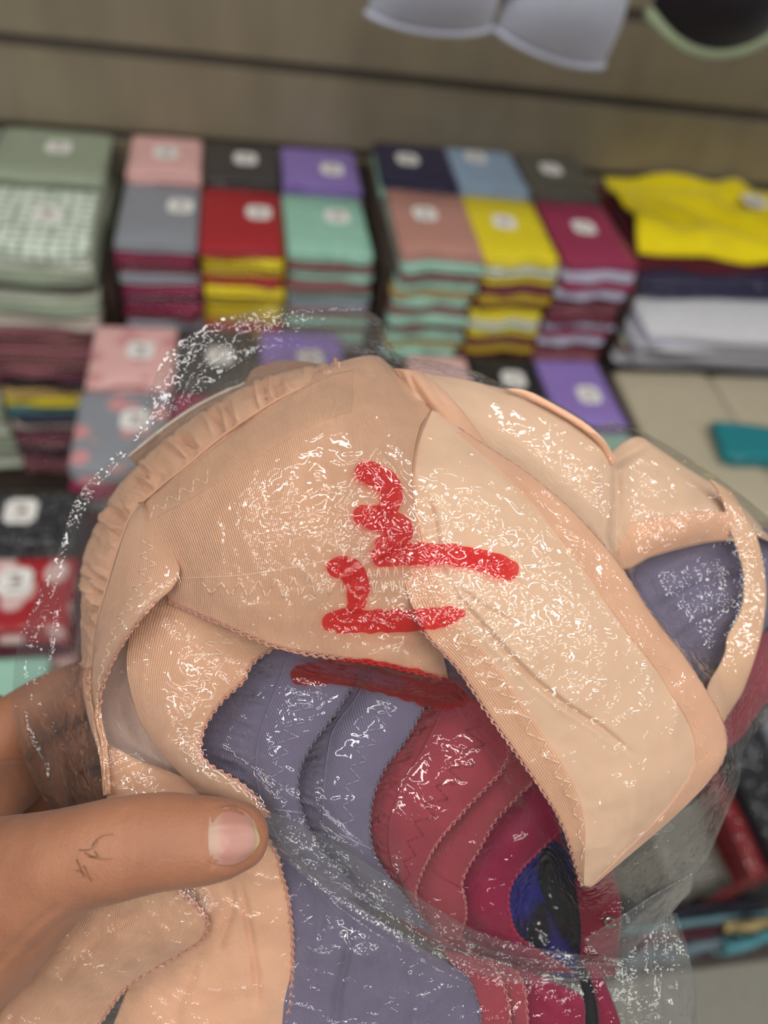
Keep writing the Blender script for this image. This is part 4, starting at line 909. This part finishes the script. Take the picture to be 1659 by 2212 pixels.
# middle row, nearer the camera
G4 = 'folded panties in the near pile behind the bag'
for x0, x1, nm, bt, ft, lb, lf, pt in ((-0.198, -0.09, 'left', 'pink', 'grey', (0.08, 0.05), (0.14, 0.1), ('flowers', (216, 150, 150))), (-0.086, 0.022, 'middle', 'charcoal', 'magenta', (0.05, 0), (0.2, 0.1), None), (0.026, 0.14, 'right', 'lilac', 'mint', (0.1, 0), (0.1, 0.1), None)):
    column(x0, x1, 0.613, 0.75, -0.652, TZ, ft, ['magenta', 'grey', 'wine'], '%s column of near-left pile, front row' % nm, G4, lf, pt if ft == 'grey' and pt else None, lh=0.024)
    column(x0, x1, 0.755, 0.882, -0.648, TZ, bt, ['plum', 'brown', 'charcoal'], '%s column of near-left pile, back row' % nm, G4, lb, pt if bt == 'pink' else None, lh=0.03)
G5 = 'folded panties in the near centre pile'
for x0, x1, nm, bt, ft, lb in ((0.235, 0.325, 'left', 'pink', 'grey', None), (0.329, 0.43, 'middle', 'black', 'red', (0.05, 0.15)), (0.434, 0.535, 'right', 'lilac', 'mint', (0.1, -0.05))):
    column(x0, x1, 0.56, 0.695, -0.662, TZ, ft, ['wine', 'mint', 'mustard'], '%s column of near-centre pile, front row' % nm, G5, None, lh=0.024)
    column(x0, x1, 0.70, 0.85, -0.658, TZ, bt, ['wine', 'plum', 'charcoal'], '%s column of near-centre pile, back row' % nm, G5, lb, lh=0.03)
G6 = 'folded clothes at the near left'
column(-0.31, -0.18, 0.525, 0.61, -0.682, TZ, 'black', ['plum', 'charcoal'], 'speckled dark pile at lower left', G6, (0.0, 0.1), ('speckle', (96, 96, 100)), lh=0.03)
column(-0.31, -0.178, 0.42, 0.52, -0.69, TZ, 'red', ['wine', 'pink'], 'red floral pile at lower left', G6, (0.05, 0.15), ('flowers', (232, 196, 190)), lh=0.03)
column(-0.30, -0.20, 0.335, 0.415, -0.72, TZ, 'mint', ['white', 'mint'], 'mint pile at left edge below the red one', G6, None, lh=0.03)
column(-0.19, -0.06, 0.33, 0.41, -0.75, TZ, 'pale', ['white'], 'pale pile behind the bag near the fingers', G6, None, lh=0.04)
# right-hand side: yellow cloth over dark and white layers, beige packs, teal pack
G7 = 'clothes heaped at the right'
def cloth(name, x0, x1, y0, y1, z, mat, label, amp=0.012, seed=0, wav=1.0, thick=0.006, group=G7, cat='clothes', skew=0.0):
    nx, ny = 40, 30; V, F = [], []
    for i in range(ny):
        for j in range(nx):
            u, v = j / (nx - 1), i / (ny - 1)
            p = Vector((u * 3.1 + seed, v * 2.3, seed * 1.7))
            y = y0 + (y1 - y0) * v + (1 - v) * 0.03 * wav * (noise.noise(Vector((u * 3.5, seed, 0))) + 0.4 * math.sin(u * 5 + seed)) + skew * u
            x = x0 + (x1 - x0) * u + 0.012 * noise.noise(p * 2)
            zz = z + amp * (noise.noise(p) + 0.5 * noise.noise(p * 2.3)) - (0.02 * (1 - v) ** 6)
            V.append((x, y, CAMZ + zz))
    for i in range(ny - 1):
        for j in range(nx - 1): F.append((i * nx + j, i * nx + j + 1, (i + 1) * nx + j + 1, (i + 1) * nx + j))
    o = mesh_obj(name, V, F, mat); o.modifiers.new('thickness', 'SOLIDIFY').thickness = thick; o.modifiers['thickness'].offset = -1
    return tag(o, label, cat, group)
def layer(x0, x1, y0, y1, z0, z1, cn, label, **k): return garment(x0, x1, y0, y1, z0, z1, wrapped(C[cn]), label, G7, 'clothes', 'folded_garment', **k)
ye = cloth('crumpled_cloth', 0.615, 1.02, 0.985, 1.2, -0.535, fabric('yellow_cloth', (252, 230, 12), (238, 208, 6), rib=10, ribs=0.1), 'bright yellow crumpled cloth lying on top of the right-hand heap', 0.022, 2.3)
sticker(ye, 0.86, 1.12, CAMZ - 0.525, 0.04)
cloth('crumpled_cloth', 0.60, 1.02, 0.965, 1.2, -0.556, fabric('maroon_cloth', (96, 16, 30), (70, 10, 22), rib=10, ribs=0.1), 'dark maroon cloth peeking out directly below the yellow one', 0.008, 5.1)
layer(0.60, 1.02, 0.94, 1.19, -0.607, -0.576, 'navy', 'dark navy garment below the maroon cloth in the right-hand heap')
zz = -0.607
NUM = ('one', 'two', 'three', 'four', 'five', 'six', 'seven', 'eight', 'nine')
for i, (cn, hh, lab_) in enumerate((('white', 0.011, 'shiny white wrapped garment'), ('lavender', 0.010, 'pale lavender wrapped garment'), ('white', 0.010, 'white wrapped garment'), ('lavender', 0.010, 'crinkled lavender wrapped garment'), ('pale', 0.010, 'pale green wrapped garment'),
                                   ('white', 0.009, 'thin white wrapped garment'), ('rose', 0.007, 'thin pink wrapped garment'), ('white', 0.012, 'thick white wrapped garment'), ('white', 0.012, 'creamy white wrapped garment'))):
    layer(0.590 + random.uniform(0, 0.014), 1.0, 0.835 + 0.006 * i + random.uniform(0, 0.016), 1.15, zz - hh, zz - 0.0005, cn, lab_ + ', layer %s under the navy one in right-hand heap' % NUM[i], rz=random.uniform(-0.03, 0.03)); zz -= hh
layer(0.588, 1.0, 0.885, 1.15, -0.7045, zz - 0.0005, 'navy', 'thin dark layer at the bottom of the right-hand heap')
layer(0.56, 0.72, 0.53, 0.84, -0.705, -0.668, 'beige', 'beige garment in glossy clear sleeve, left one of two below the white heap')
layer(0.725, 0.90, 0.55, 0.84, -0.71, -0.672, 'beige', 'beige garment in glossy clear sleeve, right one of two cut by picture edge')
garment(0.56, 0.90, 0.53, 0.845, TZ, -0.712, wrapped(C['cream']), 'thick cream bundle supporting the beige sleeved garments', G7, 'clothes', 'folded_garment')
garment(0.655, 0.80, 0.625, 0.70, -0.668, -0.648, wrapped((0, 130, 140)), 'teal garment lying on the beige sleeved ones at right edge', G7, 'clothes', 'folded_garment', rz=-0.15)
# lower right: dark packs, red strip, clear sleeve, thin folded layers
G8 = 'clothes at the front right of the table'
def low(x0, x1, y0, y1, z0, z1, rgb, label, rz=0.0): return garment(x0, x1, y0, y1, z0, z1, wrapped(rgb), label, G8, 'clothes', 'folded_garment', rz=rz)
low(0.46, 0.555, 0.345, 0.50, TZ, -0.74, (84, 76, 68), 'brown grey bundle half hidden by the bag at right')
low(0.560, 0.622, 0.15, 0.335, TZ, -0.78, (20, 19, 26), 'black folded garment at the right edge beside the red strip')
low(0.625, 0.72, 0.16, 0.34, TZ, -0.79, (112, 110, 116), 'grey folded garment at right picture edge, beside the black one')
low(0.562, 0.70, 0.342, 0.50, TZ, -0.76, (30, 28, 34), 'black bundle behind the grey garment at right picture edge')
low(0.534, 0.557, 0.15, 0.335, TZ, -0.80, (120, 10, 18), 'narrow dark red garment between the black one and the clear sleeve')
low(0.455, 0.531, 0.152, 0.335, TZ, -0.83, (92, 86, 78), 'grey beige garment in glossy clear sleeve beside the red strip')
low(0.42, 0.605, 0.1385, 0.149, TZ, -0.90, (52, 44, 60), 'thin dark garment standing on edge behind the maroon one')
low(0.42, 0.538, 0.112, 0.127, TZ, -0.90, (96, 34, 52), 'thin maroon folded garment at the table front')
low(0.42, 0.64, 0.1275, 0.138, TZ, -0.905, (124, 160, 170), 'thin pale aqua garment standing behind the yellow one')
low(0.542, 0.64, 0.1165, 0.127, TZ, -0.90, (196, 170, 116), 'thin yellow folded garment at the table front')
low(0.542, 0.64, 0.101, 0.116, TZ, -0.905, (84, 156, 168), 'thin aqua folded garment nearest the table front edge')
low(0.42, 0.5415, 0.101, 0.1115, TZ, -0.91, (120, 140, 150), 'thin blue grey folded garment under the plastic tail of the bag')

# ------------------------------------------------------------------ things hanging from the slat wall
WHITE = fabric('white_knit', (204, 205, 218), (190, 192, 208), rib=10, ribs=0.1, var=0.06)
BLK = fabric('black_lace', (20, 16, 20), (40, 30, 36), rib=10, ribs=0.4)
LIME = fabric('pale_green_trim', (170, 180, 146), (154, 164, 130), rib=10, ribs=0.2)
CHROME = plain('chrome', (200, 200, 204), 0.2, metal=1.0)
def hook(x, yf, z, label):
    e = empty('display_hook', (x, WY, CAMZ + z), label, 'hook', 'display hooks on the slat wall')
    tube('peg', [(x, WY - 0.001, CAMZ + z), (x, yf, CAMZ + z), (x, yf - 0.012, CAMZ + z + 0.012)], 0.0035, CHROME, e)
    box('back_plate', x - 0.025, x + 0.025, WY - 0.006, WY - 0.001, z - 0.03, z + 0.03, CHROME, e, 0.001)
def hung_bra(cx, yf, zlow, w, cmat, tmat, label, tilt, h=0.15, flat=0.028, drop=0.02):
    e = empty('bra', (cx, yf, CAMZ + zlow), label, 'bra', 'bras hanging from the slat wall')
    for sgn in (-1, 1):
        V, F = [], []; nu, nv = 26, 22
        for i in range(nv):
            for j in range(nu):
                u, v = j / (nu - 1), i / (nv - 1)
                a = math.pi * (u - 0.5)
                r = math.sin(math.pi * 0.5 * min(1, 0.12 + 1.0 * (1 - v)))       # teardrop: full below, pointed above
                x = cx + sgn * (w * 0.5) + (w * 0.48) * math.sin(a) * max(r, 0.12) + tilt * (v - 0.5) * 0.02
                bul = 0.055 * math.cos(a) * math.sin(math.pi * min(1, v * 0.8 + 0.12))
                zz = zlow + h * v + flat * abs(math.sin(a)) ** 2 * (1 - v) - (drop if sgn > 0 else 0) * (1 - v) * (1 + 0.9 * math.sin(a))
                V.append((x, yf - bul, CAMZ + zz))
        for i in range(nv - 1):
            for j in range(nu - 1): F.append((i * nu + j, i * nu + j + 1, (i + 1) * nu + j + 1, (i + 1) * nu + j))
        c = mesh_obj('cup', V, F, cmat, e); c.modifiers.new('thickness', 'SOLIDIFY').thickness = 0.006
        tube('hem_trim', [V[j] for j in range(nu)], 0.004 if tmat is not LIME else 0.008, tmat, c)
        top = V[(nv - 1) * nu + nu // 2]
        tube('strap', [top, (top[0] - sgn * 0.01, yf + 0.01, CAMZ + zlow + h + 0.12), (cx + sgn * 0.012, yf + 0.02, CAMZ + zlow + h + 0.22)], 0.004, tmat, e)
    tube('center_bow', [(cx - 0.012, yf - 0.012, CAMZ + zlow + 0.05), (cx, yf - 0.016, CAMZ + zlow + 0.046), (cx + 0.012, yf - 0.012, CAMZ + zlow + 0.05)], 0.003, tmat, e)
hung_bra(0.297, 0.95, -0.274, 0.15, WHITE, WHITE, 'white padded bra hanging at the top of the slat wall', 1.0, flat=0.006, drop=0.013)
hung_bra(0.65, 0.97, -0.268, 0.175, BLK, LIME, 'black lace bra with pale green trim hanging at top right', 0.0)
hook(0.297, 0.955, 0.11, 'chrome hook holding the white bra on the slat wall')
hook(0.65, 0.975, 0.12, 'chrome hook holding the black and green bra')
bpy.context.view_layer.update()
